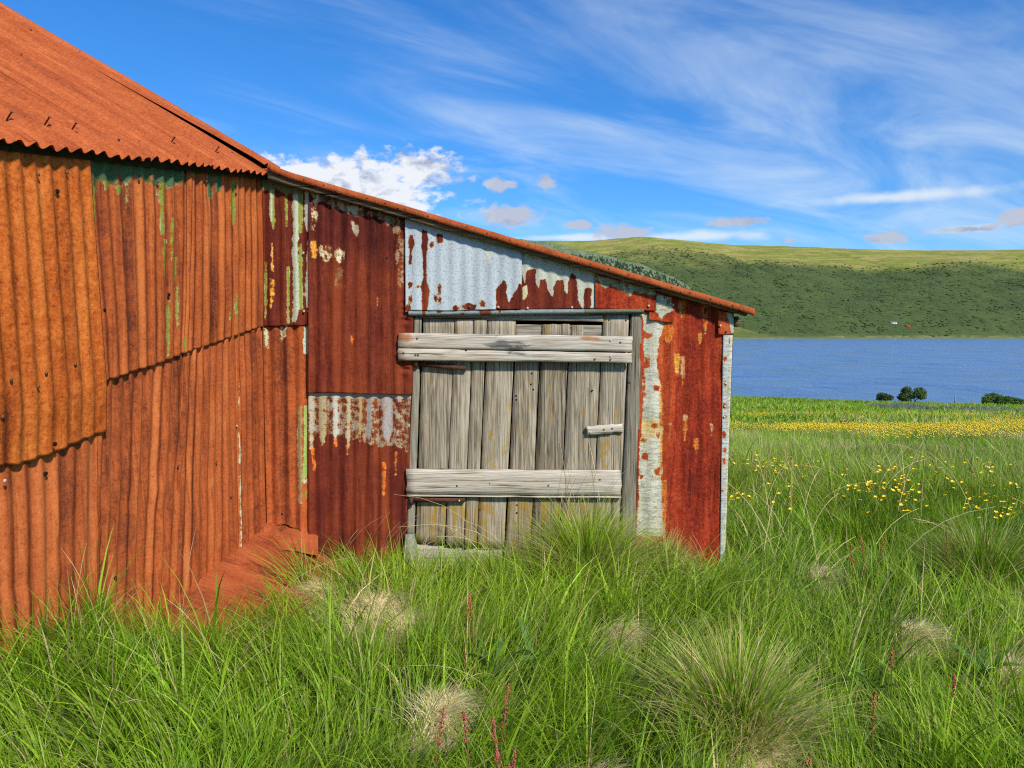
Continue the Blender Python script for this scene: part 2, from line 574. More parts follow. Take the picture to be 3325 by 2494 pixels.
# ------------------------------------------------------------------ paint fields on the sheets
def poly_sdf(px, py, poly):
    """signed distance in photograph pixels, positive inside"""
    d = np.full(px.shape, 1e9)
    ins = np.zeros(px.shape, bool)
    n = len(poly)
    for i in range(n):
        x1, y1 = poly[i]
        x2, y2 = poly[(i + 1) % n]
        ex, ey = x2 - x1, y2 - y1
        L2 = ex * ex + ey * ey + 1e-9
        k = np.clip(((px - x1) * ex + (py - y1) * ey) / L2, 0, 1)
        d = np.minimum(d, np.hypot(px - x1 - k * ex, py - y1 - k * ey))
        c = ((y1 > py) != (y2 > py)) & (px < (x2 - x1) * (py - y1) / (y2 - y1 + 1e-12) + x1)
        ins ^= c
    return np.where(ins, d, -d)


def ell_sdf(px, py, cx, cy, rx, ry):
    r = np.hypot((px - cx) / rx, (py - cy) / ry)
    return (1 - r) * min(rx, ry)


WHITE = (0.43, 0.49, 0.53)
CREAM = (0.60, 0.58, 0.46)
GREEN = (0.075, 0.135, 0.060)
OLIVE = (0.24, 0.27, 0.045)
ORANGE = (0.70, 0.165, 0.012)
YELL = (0.76, 0.36, 0.05)


class Paint:
    """base = True: the whole sheet is covered; shapes add paint of a colour, or take it away (None)"""
    def __init__(self, base=None, soft=14.0):
        self.base, self.soft, self.sh = base, soft, []

    def poly(self, pts, col, gain=1.0, lim=1.0):
        self.sh.append(('p', pts, col, gain, lim))
        return self

    def ell(self, f, cx, cy, rx, ry, col, lim=1.0):
        x, y = Z(f, (cx, cy))
        s = FR[f][2]
        self.sh.append(('e', (x, y, rx / s, ry / s), col, 1.0, lim))
        return self

    def eval(self, px, py):
        shp = px.shape
        p = np.full(shp, 1.0 if self.base else 0.0)
        col = np.zeros(shp + (4,))
        col[..., :3] = self.base or CREAM
        col[..., 3] = 1
        for kind, g, c, gain, lim in self.sh:
            sd = poly_sdf(px, py, g) if kind == 'p' else ell_sdf(px, py, *g)
            k = np.clip(0.5 + 0.5 * sd / self.soft * gain, 0, lim)
            if c is None:
                p = np.minimum(p, 1 - k)
            else:
                new = k > p
                p = np.maximum(p, k)
                wq = np.clip((k - 0.25) / 0.25, 0, 1)[..., None]
                col[..., :3] = col[..., :3] * (1 - wq) + np.array(c) * wq
        return p, col


def sheet(name, parent, wall, TL, TR, BR, BL, layer, mat, pitch=0.076, amp=0.008, bottom=None, top=None, paint=None, dent=0.004,
          res=0.009, seed=0, phase=0.0, tone=None, curl=None, flat_edge=0.0, wav=0.25, sharp=0.0, rib=0.0):
    s_, z_ = zip(*[wall.hit(*p, layer) for p in (TL, TR, BR, BL)])
    wid = 0.5 * (abs(s_[1] - s_[0]) + abs(s_[2] - s_[3]))
    hei = 0.5 * (abs(z_[0] - z_[3]) + abs(z_[1] - z_[2]))
    nc = max(1e-6, wid / pitch)
    nu = int(max(6, wid / min(res, pitch / 8.0 if amp else res))) + 1
    nv = int(max(6, hei / res)) + 1
    U, Vv = np.meshgrid(np.linspace(0, 1, nu), np.linspace(0, 1, nv))
    S0 = (1 - U) * s_[0] + U * s_[1]
    S1 = (1 - U) * s_[3] + U * s_[2]
    ZT = (1 - U) * z_[0] + U * z_[1]
    ZB = (1 - U) * z_[3] + U * z_[2]

    def edge(poly, Scur, Zdef):
        q = sorted(wall.hit(x, y, layer) for x, y in poly)
        return np.interp(Scur, [a for a, _ in q], [b for _, b in q])
    if bottom is not None:
        ZB = edge(bottom, S1, ZB)
    if top is not None:
        ZT = edge(top, S0, ZT)
    V2 = Vv
    S = (1 - V2) * S0 + V2 * S1
    Zz = (1 - V2) * ZT + V2 * ZB
    ph = U * nc + phase + 0.10 * (fbm(U * nc * 0.6, V2 * 2.0, seed + 3, 2) - 0.5)
    cw = np.cos(2 * np.pi * ph)
    tri_ = 2 * np.abs(2 * (ph - np.floor(ph + 0.5))) - 1
    cor = cw * (1 - sharp) - tri_ * sharp
    ampv = amp * (0.72 + 0.56 * fbm(U * nc * 0.5, V2 * 3, seed + 8, 2))
    off = layer + ampv * cor
    off = off + dent * 2 * (fbm(S * 5, Zz * 4, seed + 20, 3) - 0.5) + wav * 0.02 * (fbm(S * 1.4, Zz * 1.2, seed + 31, 2) - 0.5)
    if curl is not None:
        off = off + curl(U, V2)
    P = wall.pos(S, Zz, off)
    px, py = project(P[..., 0], P[..., 1], P[..., 2])
    if paint is not None:
        pa, pc = paint.eval(px, py)
    else:
        pa = np.zeros(px.shape)
        pc = np.ones(px.shape + (4,))
    tn = np.zeros(px.shape) if tone is None else tone(U, V2, px, py)
    if rib:
        tn = tn + rib * (_hash(np.floor(ph * 2 + 0.15 * (fbm(V2 * 6, U * 0, seed, 2) - 0.5)), np.zeros(ph.shape), seed + 71) - 0.5)
    wuv = np.stack([S + seed * 1.37, Zz + seed * 0.71, np.full(S.shape, seed * 2.3)], -1)
    q = grid_faces(nv, nu)
    # outward side to the viewer
    e1 = P[0, 1] - P[0, 0]
    e2 = P[1, 0] - P[0, 0]
    nrm = np.cross(e1, e2)
    if nrm[0] * wall.n[0] + nrm[1] * wall.n[1] < 0:
        q = q[:, ::-1]
    me = mesh_np(name, P.reshape(-1, 3), q, None, (mat,), {'wuv': ('FLOAT_VECTOR', wuv), 'paint': ('FLOAT', pa), 'pcol': ('FLOAT_COLOR', pc),
                 'tone': ('FLOAT', tn)}, True)
    o = obj(name, me, parent)
    md = o.modifiers.new('thickness', 'SOLIDIFY')
    md.thickness = 0.0012
    md.offset = -1
    return o


def plank(name, parent, wall, corners, front, thick, mat, axis=1, wob=0.0025, seed=0, tone=None, paint=None, roundness=0.004, polys=None, bottom=None):
    """a board lying in a wall plane; corners TL TR BR BL in photograph pixels; front = distance of its face from the plane"""
    r_ = np.random.default_rng(seed + 100)
    allV, allQ, wuvs, base = [], [], [], 0
    for cs in (polys or [corners]):
        s_, z_ = zip(*[wall.hit(*p, front) for p in cs])
        n = 26
        m_ = 6
        la = np.linspace(0, 1, n)
        ac = np.linspace(0, 1, m_)
        if axis == 1:
            U, Vv = np.meshgrid(ac, la)
        else:
            Vv, U = np.meshgrid(ac, la, indexing='xy')
        S = (1 - Vv) * ((1 - U) * s_[0] + U * s_[1]) + Vv * ((1 - U) * s_[3] + U * s_[2])
        Zz = (1 - Vv) * ((1 - U) * z_[0] + U * z_[1]) + Vv * ((1 - U) * z_[3] + U * z_[2])
        e = fbm(la * 9 + seed * 3.3, np.zeros(n) + seed, seed, 3) - 0.5
        e2 = fbm(la * 9 + seed * 5.1, np.zeros(n) + seed + 9, seed + 4, 3) - 0.5
        kk = ac[None, :]
        wo_ = (e[:, None] * (1 - kk) + e2[:, None] * kk) * wob * 2
        wsign = np.where(np.abs(kk - 0.5) > 0.3, 1, 0.3)
        if axis == 1:
            S = S + wo_ * wsign
            ends = (np.arange(n)[:, None] == 0) | (np.arange(n)[:, None] == n - 1)
            Zz = Zz + ends * (r_.random(m_)[None, :] - 0.5) * 0.006
        else:
            Zz = Zz + wo_ * wsign
            ends = (np.arange(n)[:, None] == 0) | (np.arange(n)[:, None] == n - 1)
            S = S + ends * (r_.random(m_)[None, :] - 0.5) * 0.010
        cup = (fbm(la * 3 + seed, np.zeros(n), seed + 7, 2) - 0.5)[:, None] * 0.004 + 0 * kk
        edg = np.minimum(kk, 1 - kk)
        off = front + cup - roundness * np.clip(1 - edg / 0.12, 0, 1) ** 2
        off = np.broadcast_to(off, S.shape)
        P = wall.pos(S, Zz, off)
        Pb = wall.pos(S, Zz, np.full(S.shape, front - thick))
        wv = np.stack([S + seed * 1.9, Zz + seed * 0.83, np.full(S.shape, seed * 1.7)], -1)
        V = np.concatenate([P.reshape(-1, 3), Pb.reshape(-1, 3)])
        N = n * m_
        q = grid_faces(n, m_)
        if axis == 0:
            q = q[:, ::-1]
        q = q[:, ::-1]
        rim = np.concatenate([np.arange(m_), np.arange(1, n) * m_ + m_ - 1, (n - 1) * m_ + np.arange(m_ - 2, -1, -1), np.arange(n - 2, 0, -1) * m_])
        nx = np.roll(rim, -1)
        side = np.stack([rim, nx, nx + N, rim + N], 1)
        if axis == 0:
            side = side[:, ::-1]
        allV.append(V)
        allQ.append(np.concatenate([q, (q + N)[:, ::-1], side]) + base)
        wuvs.append(np.concatenate([wv.reshape(-1, 3), wv.reshape(-1, 3) + (0, 0, 0.01)]))
        base += 2 * N
    V = np.concatenate(allV)
    px, py = project(V[:, 0], V[:, 1], V[:, 2])
    tn = np.zeros(len(V)) if tone is None else tone(px, py)
    pa = np.zeros(len(V)) if paint is None else paint(px, py)
    me = mesh_np(name, V, np.concatenate(allQ), None, (mat,), {'wuv': ('FLOAT_VECTOR', np.concatenate(wuvs)), 'tone': ('FLOAT', tn), 'paint': ('FLOAT', pa)})
    return obj(name, me, parent)


def frame_of(n):
    n = Vector(n).normalized()
    a = Vector((0, 0, 1)) if abs(n.z) < 0.9 else Vector((1, 0, 0))
    x = a.cross(n).normalized()
    y = n.cross(x)
    return Matrix((x, y, n)).transposed()


def lathe(prof, seg=8):
    """(radius, height) profile turned round z; closed ends where radius is 0"""
    V, F = [], []
    for r, h in prof:
        for k in range(seg):
            a = 2 * math.pi * k / seg
            V.append((r * math.cos(a), r * math.sin(a), h))
    Q = []
    for i in range(len(prof) - 1):
        for k in range(seg):
            k2 = (k + 1) % seg
            Q.append((i * seg + k, i * seg + k2, (i + 1) * seg + k2, (i + 1) * seg + k))
    return np.array(V), np.array(Q)


def tube_np(pts, rad, seg=5):
    pts = [Vector(p) for p in pts]
    n = len(pts)
    V = []
    for i, p in enumerate(pts):
        d = (pts[min(i + 1, n - 1)] - pts[max(i - 1, 0)])
        m_ = frame_of(d)
        r = rad[i] if hasattr(rad, '__len__') else rad
        for k in range(seg):
            a = 2 * math.pi * k / seg
            V.append(p + m_ @ Vector((r * math.cos(a), r * math.sin(a), 0)))
    Q = []
    for i in range(n - 1):
        for k in range(seg):
            k2 = (k + 1) % seg
            Q.append((i * seg + k, i * seg + k2, (i + 1) * seg + k2, (i + 1) * seg + k))
    return np.array([tuple(v) for v in V]), np.array(Q)


nv_, nq_ = lathe([(0.0, -0.004), (0.0022, -0.004), (0.0022, 0.001), (0.0060, 0.0012), (0.0056, 0.0030), (0.0030, 0.0042), (0.0, 0.0045)], 8)
ME_NAIL = mesh_np('nail', nv_, nq_, None, (M_NAIL,), None, True)
ME_NAILP = mesh_np('nail_pale', nv_, nq_, None, (M_NAILP,), None, True)
lv_, lq_ = lathe([(0.0, -0.006), (0.0026, -0.006), (0.0026, 0.026), (0.0065, 0.0262), (0.0065, 0.0285), (0.0, 0.029)], 8)
ME_LONG = mesh_np('long_nail', lv_, lq_, None, (M_NAIL,), None, True)
hv_, hq_ = lathe([(0.0, -0.003), (0.0055, -0.003), (0.0055, 0.0009), (0.0, 0.0009)], 8)
ME_HOLE = mesh_np('nail_hole', hv_, hq_, None, (M_HOLE,), None, True)


def nail(parent, P, n, me=None, name='nail', sc=1.0):
    o = obj(name, me or ME_NAIL, parent)
    o.matrix_world = Matrix.Translation(Vector(P)) @ frame_of(n).to_4x4() @ Matrix.Scale(sc, 4)
    return o


# ================================================================== THE GROUND
MOUNDS = []


def ground(x, y):
    x = np.asarray(x, float)
    y = np.asarray(y, float)
    z = -0.0945 * np.maximum(y - 6.0, 0) * sstep(3, 14, y) - 0.0
    z = z + 0.035 * (80 - np.clip(x, -40, 160)) * sstep(45, 116, y)
    z = z - 0.35 * np.maximum(y - 117, 0)
    z = np.maximum(z, -17.0)
    nearw = sstep(0.0, 1.2, np.abs(y - 4.7) + np.maximum(np.abs(x) - 2, 0))
    z = z + 0.16 * (fbm(x * 0.9, y * 0.9, 3, 3) - 0.5) * (0.25 + 0.75 * nearw)
    z = z + 0.5 * (fbm(x * 0.18 + 4, y * 0.18, 9, 3) - 0.5) * sstep(8, 22, y)
    ws = (x - XC) * LEFT.t[0] + (y - Y0) * LEFT.t[1]
    wd_ = (x - XC) * LEFT.n[0] + (y - Y0) * LEFT.n[1]
    z = z + 0.27 * sstep(1.15, 1.9, ws) * np.exp(-(np.maximum(wd_, 0) / 0.62) ** 2) * (y < Y0)
    for (mx, my, r, h) in MOUNDS:
        z = z + h * np.exp(-((x - mx) ** 2 + (y - my) ** 2) / (r * r))
    return z


def to_ground_many(px, py, lift=0.0, iters=26):
    u, dy, dz_ = ray(np.asarray(px, float), np.asarray(py, float))
    lo, hi = np.full(u.shape, 1.0), np.full(u.shape, 125.0)
    for _ in range(iters):
        k = 0.5 * (lo + hi)
        above = EYE + dz_ * k > ground(u * k, dy * k) + lift
        lo, hi = np.where(above, k, lo), np.where(above, hi, k)
    return u * k, dy * k


def to_ground(px, py, lift=0.0):
    x, y = to_ground_many(np.array([px]), np.array([py]), lift)
    return float(x[0]), float(y[0])


# pale thatch hummocks of the photograph: (display x, display y, radius m, height m)
THATCH = [(815, 1310, 0.180, 0.08), (700, 1262, 0.117, 0.05), (1330, 1350, 0.109, 0.06), (935, 1525, 0.101, 0.06), (1965, 1370, 0.109, 0.09), (1765, 1235, 0.101, 0.06), (2190, 1440, 0.094, 0.06), (2150, 1200, 0.195, 0.08),
          (870, 1340, 0.094, 0.04), (2010, 1250, 0.078, 0.03), (1620, 1600, 0.156, 0.05), (2190, 1260, 0.109, 0.05), (1280, 1640, 0.094, 0.02)]
TH = []
for (a, b, r, h) in THATCH:
    gx, gy = to_ground(*Z('d', (a, b)), 0.12)
    TH.append((gx, gy, r, h))
MOUNDS += TH

gx_ = np.concatenate([np.linspace(-70, -9, 24), np.linspace(-8.6, 9, 150), 9 + np.geomspace(0.15, 240, 110)])
gy_ = np.concatenate([np.linspace(-40, -1.2, 16), np.linspace(-1, 9, 120), 9 + np.geomspace(0.12, 141, 130)])
GX, GY = np.meshgrid(gx_, gy_)
GZ = ground(GX, GY)
mg, t = new_mat('meadow_soil')
tc = t.add('ShaderNodeTexCoord').outputs['Object']
n1 = t.noise(tc, 3.0, 6, 0.65)
n2 = t.noise(tc, 60.0, 4, 0.7)
n3 = t.noise(tc, 0.25, 5, 0.6)
gc = t.mix(t.range(n1, 0.35, 0.65), (0.045, 0.085, 0.014), (0.11, 0.105, 0.035))
gc = t.mix(t.range(n3, 0.4, 0.6), gc, (0.060, 0.115, 0.018))
gc = t.mix(t.range(t.attr('thatch'), 0.15, 0.6), gc, t.mix(n2, (0.34, 0.27, 0.13), (0.66, 0.56, 0.34)))
t.out(t.bsdf(gc, 0.95, t.bump(n2, 0.8, 0.02), 0.1))
tha = np.zeros(GX.shape)
for (mx, my, r, h) in TH:
    tha = np.maximum(tha, np.exp(-((GX - mx) ** 2 + (GY - my) ** 2) / (r * r)))
g_o = obj('ground', mesh_np('ground', np.stack([GX, GY, GZ], -1).reshape(-1, 3), grid_faces(*GX.shape), None, (mg,),
                            {'thatch': ('FLOAT', tha)}, True))
tag(g_o, 'grassy sloping meadow ground running down to the lake', None, None, 'structure')

# ------------------------------------------------------------------ lake
LAKE_Z = -12.0
ml, t = new_mat('lake_water')
tc = t.add('ShaderNodeTexCoord').outputs['Object']
mp = t.add('ShaderNodeMapping')
mp.inputs['Scale'].default_value = (0.5, 1.0, 1.0)
t.l.new(tc, mp.inputs[0])
wn = t.noise(mp.outputs[0], 1.2, 5, 0.62, 0.3)
wn2 = t.noise(mp.outputs[0], 0.10, 5, 0.6)
mpw = t.add('ShaderNodeMapping')
mpw.inputs['Scale'].default_value = (0.45, 0.07, 1.0)
t.l.new(tc, mpw.inputs[0])
wn3 = t.noise(mpw.outputs[0], 1.0, 6, 0.7, 0.3)
hgt = t.math('ADD', t.math('MULTIPLY', wn, 0.6), t.math('MULTIPLY', wn3, 1.6))
mpg = t.add('ShaderNodeMapping')
mpg.inputs['Scale'].default_value = (0.055, 0.018, 1.0)
t.l.new(tc, mpg.inputs[0])
gust = t.noise(mpg.outputs[0], 1.0, 9, 0.72, 0.4)
nb = t.add('ShaderNodeBump')
t.l.new(t.range(gust, 0.38, 0.62, 0.25, 1.0), nb.inputs['Strength'])
nb.inputs['Distance'].default_value = 0.9
t.l.new(hgt, nb.inputs['Height'])
wcol = t.mix(t.range(wn2, 0.35, 0.65), (0.085, 0.180, 0.36), (0.120, 0.235, 0.43))
t.out(t.bsdf(wcol, t.range(gust, 0.38, 0.62, 0.12, 0.42), nb.outputs[0], 0.5))
lx = np.array([-1500, -200, 0, 100, 400, 3200.0])
ly = np.array([119.0, 200, 400, 800, 1600, 1900.0])
LX, LY = np.meshgrid(lx, ly)
tag(obj('lake', mesh_np('lake', np.stack([LX, LY, np.full(LX.shape, LAKE_Z)], -1).reshape(-1, 3), grid_faces(*LX.shape), None, (ml,))),
    'rippled blue lake water below the meadow', None, None, 'structure')

# ------------------------------------------------------------------ far hillside
rid_px = np.array([-700, 600, 1085, 1200, 1300, 1380, 1500, 1650, 1800, 2000, 2212, 2600, 3600.0])
rid_py = np.array([520, 520, 524, 523, 519, 515, 525, 533, 541, 545, 541, 548, 560.0])


def hill(x, y):
    dpx = 1106 + 1670 * x / y
    ang = (715 - np.interp(dpx, rid_px, rid_py)) / 1670.0
    sh = 1500 + 60 * (fbm(x * 0.004, 0 * y, 40, 3) - 0.5)
    top = 2450 + 200 * (fbm(x * 0.0016, 0 * y + 3, 41, 2) - 0.5)
    k = (y - sh) / (top - sh)
    prof = np.where(k < 1, np.clip(k, 0, 1) ** 0.86, 1 - 0.25 * (k - 1))
    z = LAKE_Z + 1.5 + prof * (ang * top + 13.5 - 1.5)
    z = np.where(k < 0, LAKE_Z - 6, z)
    w_ = np.clip(k * 5, 0, 1) * np.clip((1.15 - k) * 3, 0.1, 1)
    z = z + w_ * 34 * (fbm(x * 0.0042, y * 0.0030, 42, 4) - 0.5)
    gull = np.abs(fbm((x + 0.25 * y) * 0.006, y * 0.0012, 45, 3) - 0.5)
    z = z - w_ * 9 * (1 - sstep(0.0, 0.10, gull)) * (1 - sstep(0.7, 1.0, k))
    # a nearer spur on the left behind the shed
    sx = (1106 + 1670 * x / y)
    sp = np.interp(sx, [-700, 900, 1085, 1180, 1280, 1380, 1450, 1560, 1700], [500, 505, 514, 524, 545, 570, 600, 660, 740])
    ky = (y - 1380) / 420.0
    zs = np.where(ky < 0, LAKE_Z - 5, LAKE_Z + 1 + np.clip(ky, 0, 1) ** 0.9 * ((715 - sp) / 1670 * 1800 + 12.5))
    zs = np.where(ky > 1, zs - (ky - 1) * 120, zs)
    zs = zs + np.clip(ky * 4, 0, 1) * 12 * (fbm(x * 0.008, y * 0.006, 48, 4) - 0.5)
    return np.maximum(z, zs), k, (zs > z) & (ky > 0)


hx = np.concatenate([np.linspace(-1500, -240, 60), np.linspace(-230, 1650, 470), np.linspace(1665, 3000, 60)])
hy = np.concatenate([np.linspace(1375, 2500, 290), np.linspace(2510, 3400, 22)])
HX, HY = np.meshgrid(hx, hy)
HZ, HK, HS = hill(HX, HY)
scr = sstep(-0.002, 0.004, HK) * (1 - sstep(0.50, 0.80, HK + 0.45 * (fbm(HX * 0.004, HY * 0.004, 60, 4) - 0.5)))
scr = np.where(HS, 0.6, scr)
HZ = HZ + scr * 5.0 * (fbm(HX * 0.075, HY * 0.05, 50, 3, 0.6) - 0.3) * (HZ > LAKE_Z + 0.5)
mh, t = new_mat('hillside')
tc = t.add('ShaderNodeTexCoord').outputs['Object']
a_ = t.noise(tc, 0.011, 6, 0.65)
b_ = t.noise(tc, 0.09, 5, 0.65)
mpx = t.add('ShaderNodeMapping')
mpx.inputs['Scale'].default_value = (0.004, 0.012, 0.02)
t.l.new(tc, mpx.inputs[0])
c_ = t.noise(mpx.outputs[0], 1.0, 6, 0.62, 0.5)
heath = t.ramp(c_, [(0.30, (0.17, 0.165, 0.050)), (0.42, (0.36, 0.30, 0.10)), (0.50, (0.17, 0.21, 0.036)), (0.60, (0.32, 0.28, 0.08)), (0.70, (0.33, 0.25, 0.15))])
heath = t.mix(t.range(b_, 0.4, 0.7, 0, 0.5), heath, (0.085, 0.095, 0.025))
bush = t.mix(t.range(b_, 0.35, 0.65), (0.046, 0.070, 0.026), (0.070, 0.100, 0.036))
bush = t.mix(t.range(a_, 0.45, 0.65, 0, 0.6), bush, (0.085, 0.125, 0.036))
hc = t.mix(t.attr('scrub'), heath, bush)
hc = t.mix(t.attr('lupin'), hc, t.mix(t.range(b_, 0.42, 0.58), (0.085, 0.125, 0.045), (0.165, 0.20, 0.15)))
hc = t.mix(t.attr('shore'), hc, t.mix(t.range(b_, 0.4, 0.6), (0.12, 0.15, 0.045), (0.17, 0.155, 0.10)))
t.out(t.bsdf(hc, 0.95, t.bump(b_, 0.5, 2.0), 0.05))
lup = HS * sstep(60, 110, HZ) * 0.9
shore = (~HS) * (HK > 0) * (0.6 * (1 - sstep(0.0, 0.003, HK)))
tag(obj('hillside', mesh_np('hillside', np.stack([HX, HY, HZ], -1).reshape(-1, 3), grid_faces(*HX.shape), None, (mh,),
                           {'scrub': ('FLOAT', scr), 'lupin': ('FLOAT', lup * 1.0), 'shore': ('FLOAT', shore * 1.0)}, True)),
    'long green hillside across the lake', None, None, 'structure')

# scrub and conifers over the hillside: real little crowns, one mass each
leafm = {}


def leaf_mat(name, c1, c2, scale, trans=0.25):
    m, t = new_mat(name)
    tc = t.add('ShaderNodeTexCoord').outputs['Object']
    c = t.mix(t.range(t.noise(tc, scale, 4, 0.6), 0.35, 0.65), c1, c2)
    d = t.bsdf(c, 0.7, None, 0.15)
    tr = t.add('ShaderNodeBsdfTranslucent')
    t.put(tr.inputs[0], c)
    mx = t.add('ShaderNodeMixShader')
    mx.inputs[0].default_value = trans
    t.l.new(d, mx.inputs[1])
    t.l.new(tr.outputs[0], mx.inputs[2])
    t.out(mx.outputs[0])
    return m


def blobs(name, P, R, H, mat, seg=6, cone=False, seed=0):
    r_ = np.random.default_rng(seed)
    n = len(P)
    prof = [(0.5, 0.0), (0.95, 0.35), (0.7, 0.78)] if not cone else [(0.9, 0.1), (0.55, 0.45), (0.25, 0.75)]
    V = np.zeros((n, len(prof) * seg + 1, 3))
    for i, (rr, hh) in enumerate(prof):
        for k in range(seg):
            a = 2 * np.pi * (k + 0.5 * (i % 2)) / seg
            j = 0.7 + 0.6 * r_.random(n)
            V[:, i * seg + k, 0] = P[:, 0] + R * rr * j * np.cos(a)
            V[:, i * seg + k, 1] = P[:, 1] + R * rr * j * np.sin(a)
            V[:, i * seg + k, 2] = P[:, 2] + H * hh * (0.85 + 0.3 * r_.random(n))
    V[:, -1] = P + np.stack([R * 0.2 * (r_.random(n) - 0.5), 0 * R, H], -1)
    q = []
    for i in range(len(prof) - 1):
        for k in range(seg):
            k2 = (k + 1) % seg
            q.append((i * seg + k, i * seg + k2, (i + 1) * seg + k2, (i + 1) * seg + k))
    tr = [((len(prof) - 1) * seg + k, (len(prof) - 1) * seg + (k + 1) % seg, len(prof) * seg) for k in range(seg)]
    m_ = V.shape[1]
    off = (np.arange(n) * m_)[:, None, None]
    Q = (np.array(q)[None] + off).reshape(-1, 4)
    T = (np.array(tr)[None] + off).reshape(-1, 3)
    return obj(name, mesh_np(name, V.reshape(-1, 3), Q, T, (mat,)))


M_SCRUB = leaf_mat('birch_scrub_leaves', (0.062, 0.090, 0.030), (0.090, 0.124, 0.042), 0.02, 0.0)
M_SPRUCE = leaf_mat('spruce_needles', (0.022, 0.042, 0.018), (0.036, 0.062, 0.026), 0.05, 0.0)
n_s = 26000
sx_ = rng.uniform(-150, 1800, n_s)
sy_ = 1502 + (rng.random(n_s) ** 1.1) * 830
hz_, hk_, hsp = hill(sx_, sy_)
den_s = sstep(0.0, 0.004, hk_) * (1 - sstep(0.46, 0.82, hk_ + 0.6 * (fbm(sx_ * 0.004, sy_ * 0.004, 60, 4) - 0.5))) * (0.35 + 0.9 * fbm(sx_ * 0.012, sy_ * 0.008, 61, 3))
keep = (rng.random(n_s) < den_s) & (~hsp) & (sx_ / sy_ < 0.74)
P = np.stack([sx_, sy_, hz_], -1)[keep]
kk_ = rng.random(len(P))
o = blobs('birch_scrub', P, 1.8 + 2.6 * kk_, 1.0 + 1.5 * rng.random(len(P)), M_SCRUB, 5, False, 4)
tag(o, 'dense dark green birch scrub covering the far hillside', None, None, 'stuff')
n_c = 2600
dpx = rng.uniform(1180, 1560, n_c)
yy = rng.uniform(1480, 1795, n_c)
xx = (dpx - 1106) / 1670 * yy
hz_, hk_, hsp = hill(xx, yy)
spc = np.interp(dpx, [900, 1085, 1180, 1280, 1380, 1450, 1560, 1700], [505, 514, 524, 545, 570, 600, 660, 740])
keep = hsp & (hz_ > 10) & (hz_ < (715 - spc) / 1670 * 1800 - np.interp(dpx, [1180, 1240, 1300, 1500], [40, 22, 12, 4]))
P = np.stack([xx, yy, hz_], -1)[keep]
o = blobs('spruce_wood', P, 2.0 + 1.0 * rng.random(len(P)), 5 + 4 * rng.random(len(P)), M_SPRUCE, 5, True, 6)
tag(o, 'dark spruce plantation on the spur behind the roof', None, None, 'stuff')

# ================================================================== THE SHED
shed = empty('rusty_shed', (0, Y0, 0))
tag(shed, 'old rusty corrugated iron shed with a boarded grey wooden door', 'shed')
SHED_INV = Matrix.Translation((0, -Y0, 0))


class Local:
    """parts are measured in world space; children of the shed's base Empty get the inverse"""
    pass


def rake(px):
    return 559 + (px - 940) * 0.2939


# ---- barn roof
eave_px = [(0, 447), (149, 474), (289, 494), (452, 512), (678, 536), (859, 559)]
EOFF = 0.085
es = [LEFT.hit(x, y, EOFF) for x, y in eave_px]
ecoef = np.polyfit([a for a, _ in es], [b for _, b in es], 2)


def eave_z(s):
    s = np.asarray(s, float)
    sc = np.clip(s, -0.3, 2.1)
    d = 2 * ecoef[0] * 2.1 + ecoef[1]
    return np.polyval(ecoef, sc) + np.where(s > 2.1, (s - 2.1) * d, 0)


def roof_pt(s, r, lift, tan):
    s, r, lift = np.broadcast_arrays(np.asarray(s, float), np.asarray(r, float), np.asarray(lift, float))
    c = 1 / math.sqrt(1 + tan * tan)
    return LEFT.pos(s, eave_z(s) + r * tan + lift * c, EOFF - r + lift * tan * c)


def verge_y(tan):
    best = None
    for r in np.linspace(0.5, 3.0, 400):
        p = roof_pt(-0.2, r, 0, tan)
        x, y = project(*p)
        if best is None or abs(x) < best[0]:
            best = (abs(x), y)
    return best[1]


lo, hi = 0.3, 0.9
for _ in range(30):
    mid = 0.5 * (lo + hi)
    if verge_y(mid) > 18:
        lo = mid
    else:
        hi = mid
TAN = 0.5 * (lo + hi)
RIDGE = 2.55


def roof_sheet(name, s0, s1, seed, lift=0.0, liftfn=None, r0=0.0, r1=RIDGE, paint=None, eave_j=0.0):
    nu = int((s1 - s0) / 0.0095) + 1
    nv = 100
    S, R = np.meshgrid(np.linspace(s0, s1, nu), r0 + (r1 - r0) * np.linspace(0, 1, nv) ** 1.3)
    jag = eave_j * (fbm(S * 14, 0 * S, seed + 3, 2) - 0.5) * np.clip(1 - (R - r0) / 0.3, 0, 1)
    R = R + jag
    cor = 0.0110 * np.cos(2 * np.pi * S / 0.076) * (0.9 + 0.3 * fbm(S * 5, R * 2, seed, 2))
    L = lift + cor + 0.010 * (fbm(S * 2.5, R * 2.0, seed + 5, 3) - 0.5)
    L = L - 0.012 * np.clip(1 - (R - r0) / 0.10, 0, 1) ** 2 * (fbm(S * 9, 0 * S, seed + 9, 2))
    if liftfn is not None:
        L = L + liftfn(S, R)
    P = roof_pt(S, R, L, TAN)
    wuv = np.stack([S + seed * 2.1, R * 1.17 + seed, np.full(S.shape, seed * 1.0)], -1)
    z0 = np.zeros(S.shape)
    pc = np.ones(S.shape + (4,))
    q = grid_faces(nv, nu)
    me = mesh_np(name, P.reshape(-1, 3), q, None, (M_ROOF,), {'wuv': ('FLOAT_VECTOR', wuv), 'paint': ('FLOAT', z0), 'pcol': ('FLOAT_COLOR', pc),
                 'tone': ('FLOAT', z0 + 0.12 * (fbm(S * 1.3, R * 1.1, 77, 3) - 0.5))}, True)
    o = obj(name, me, shed)
    md = o.modifiers.new('thickness', 'SOLIDIFY')
    md.thickness = 0.0015
    md.offset = 0
    return o


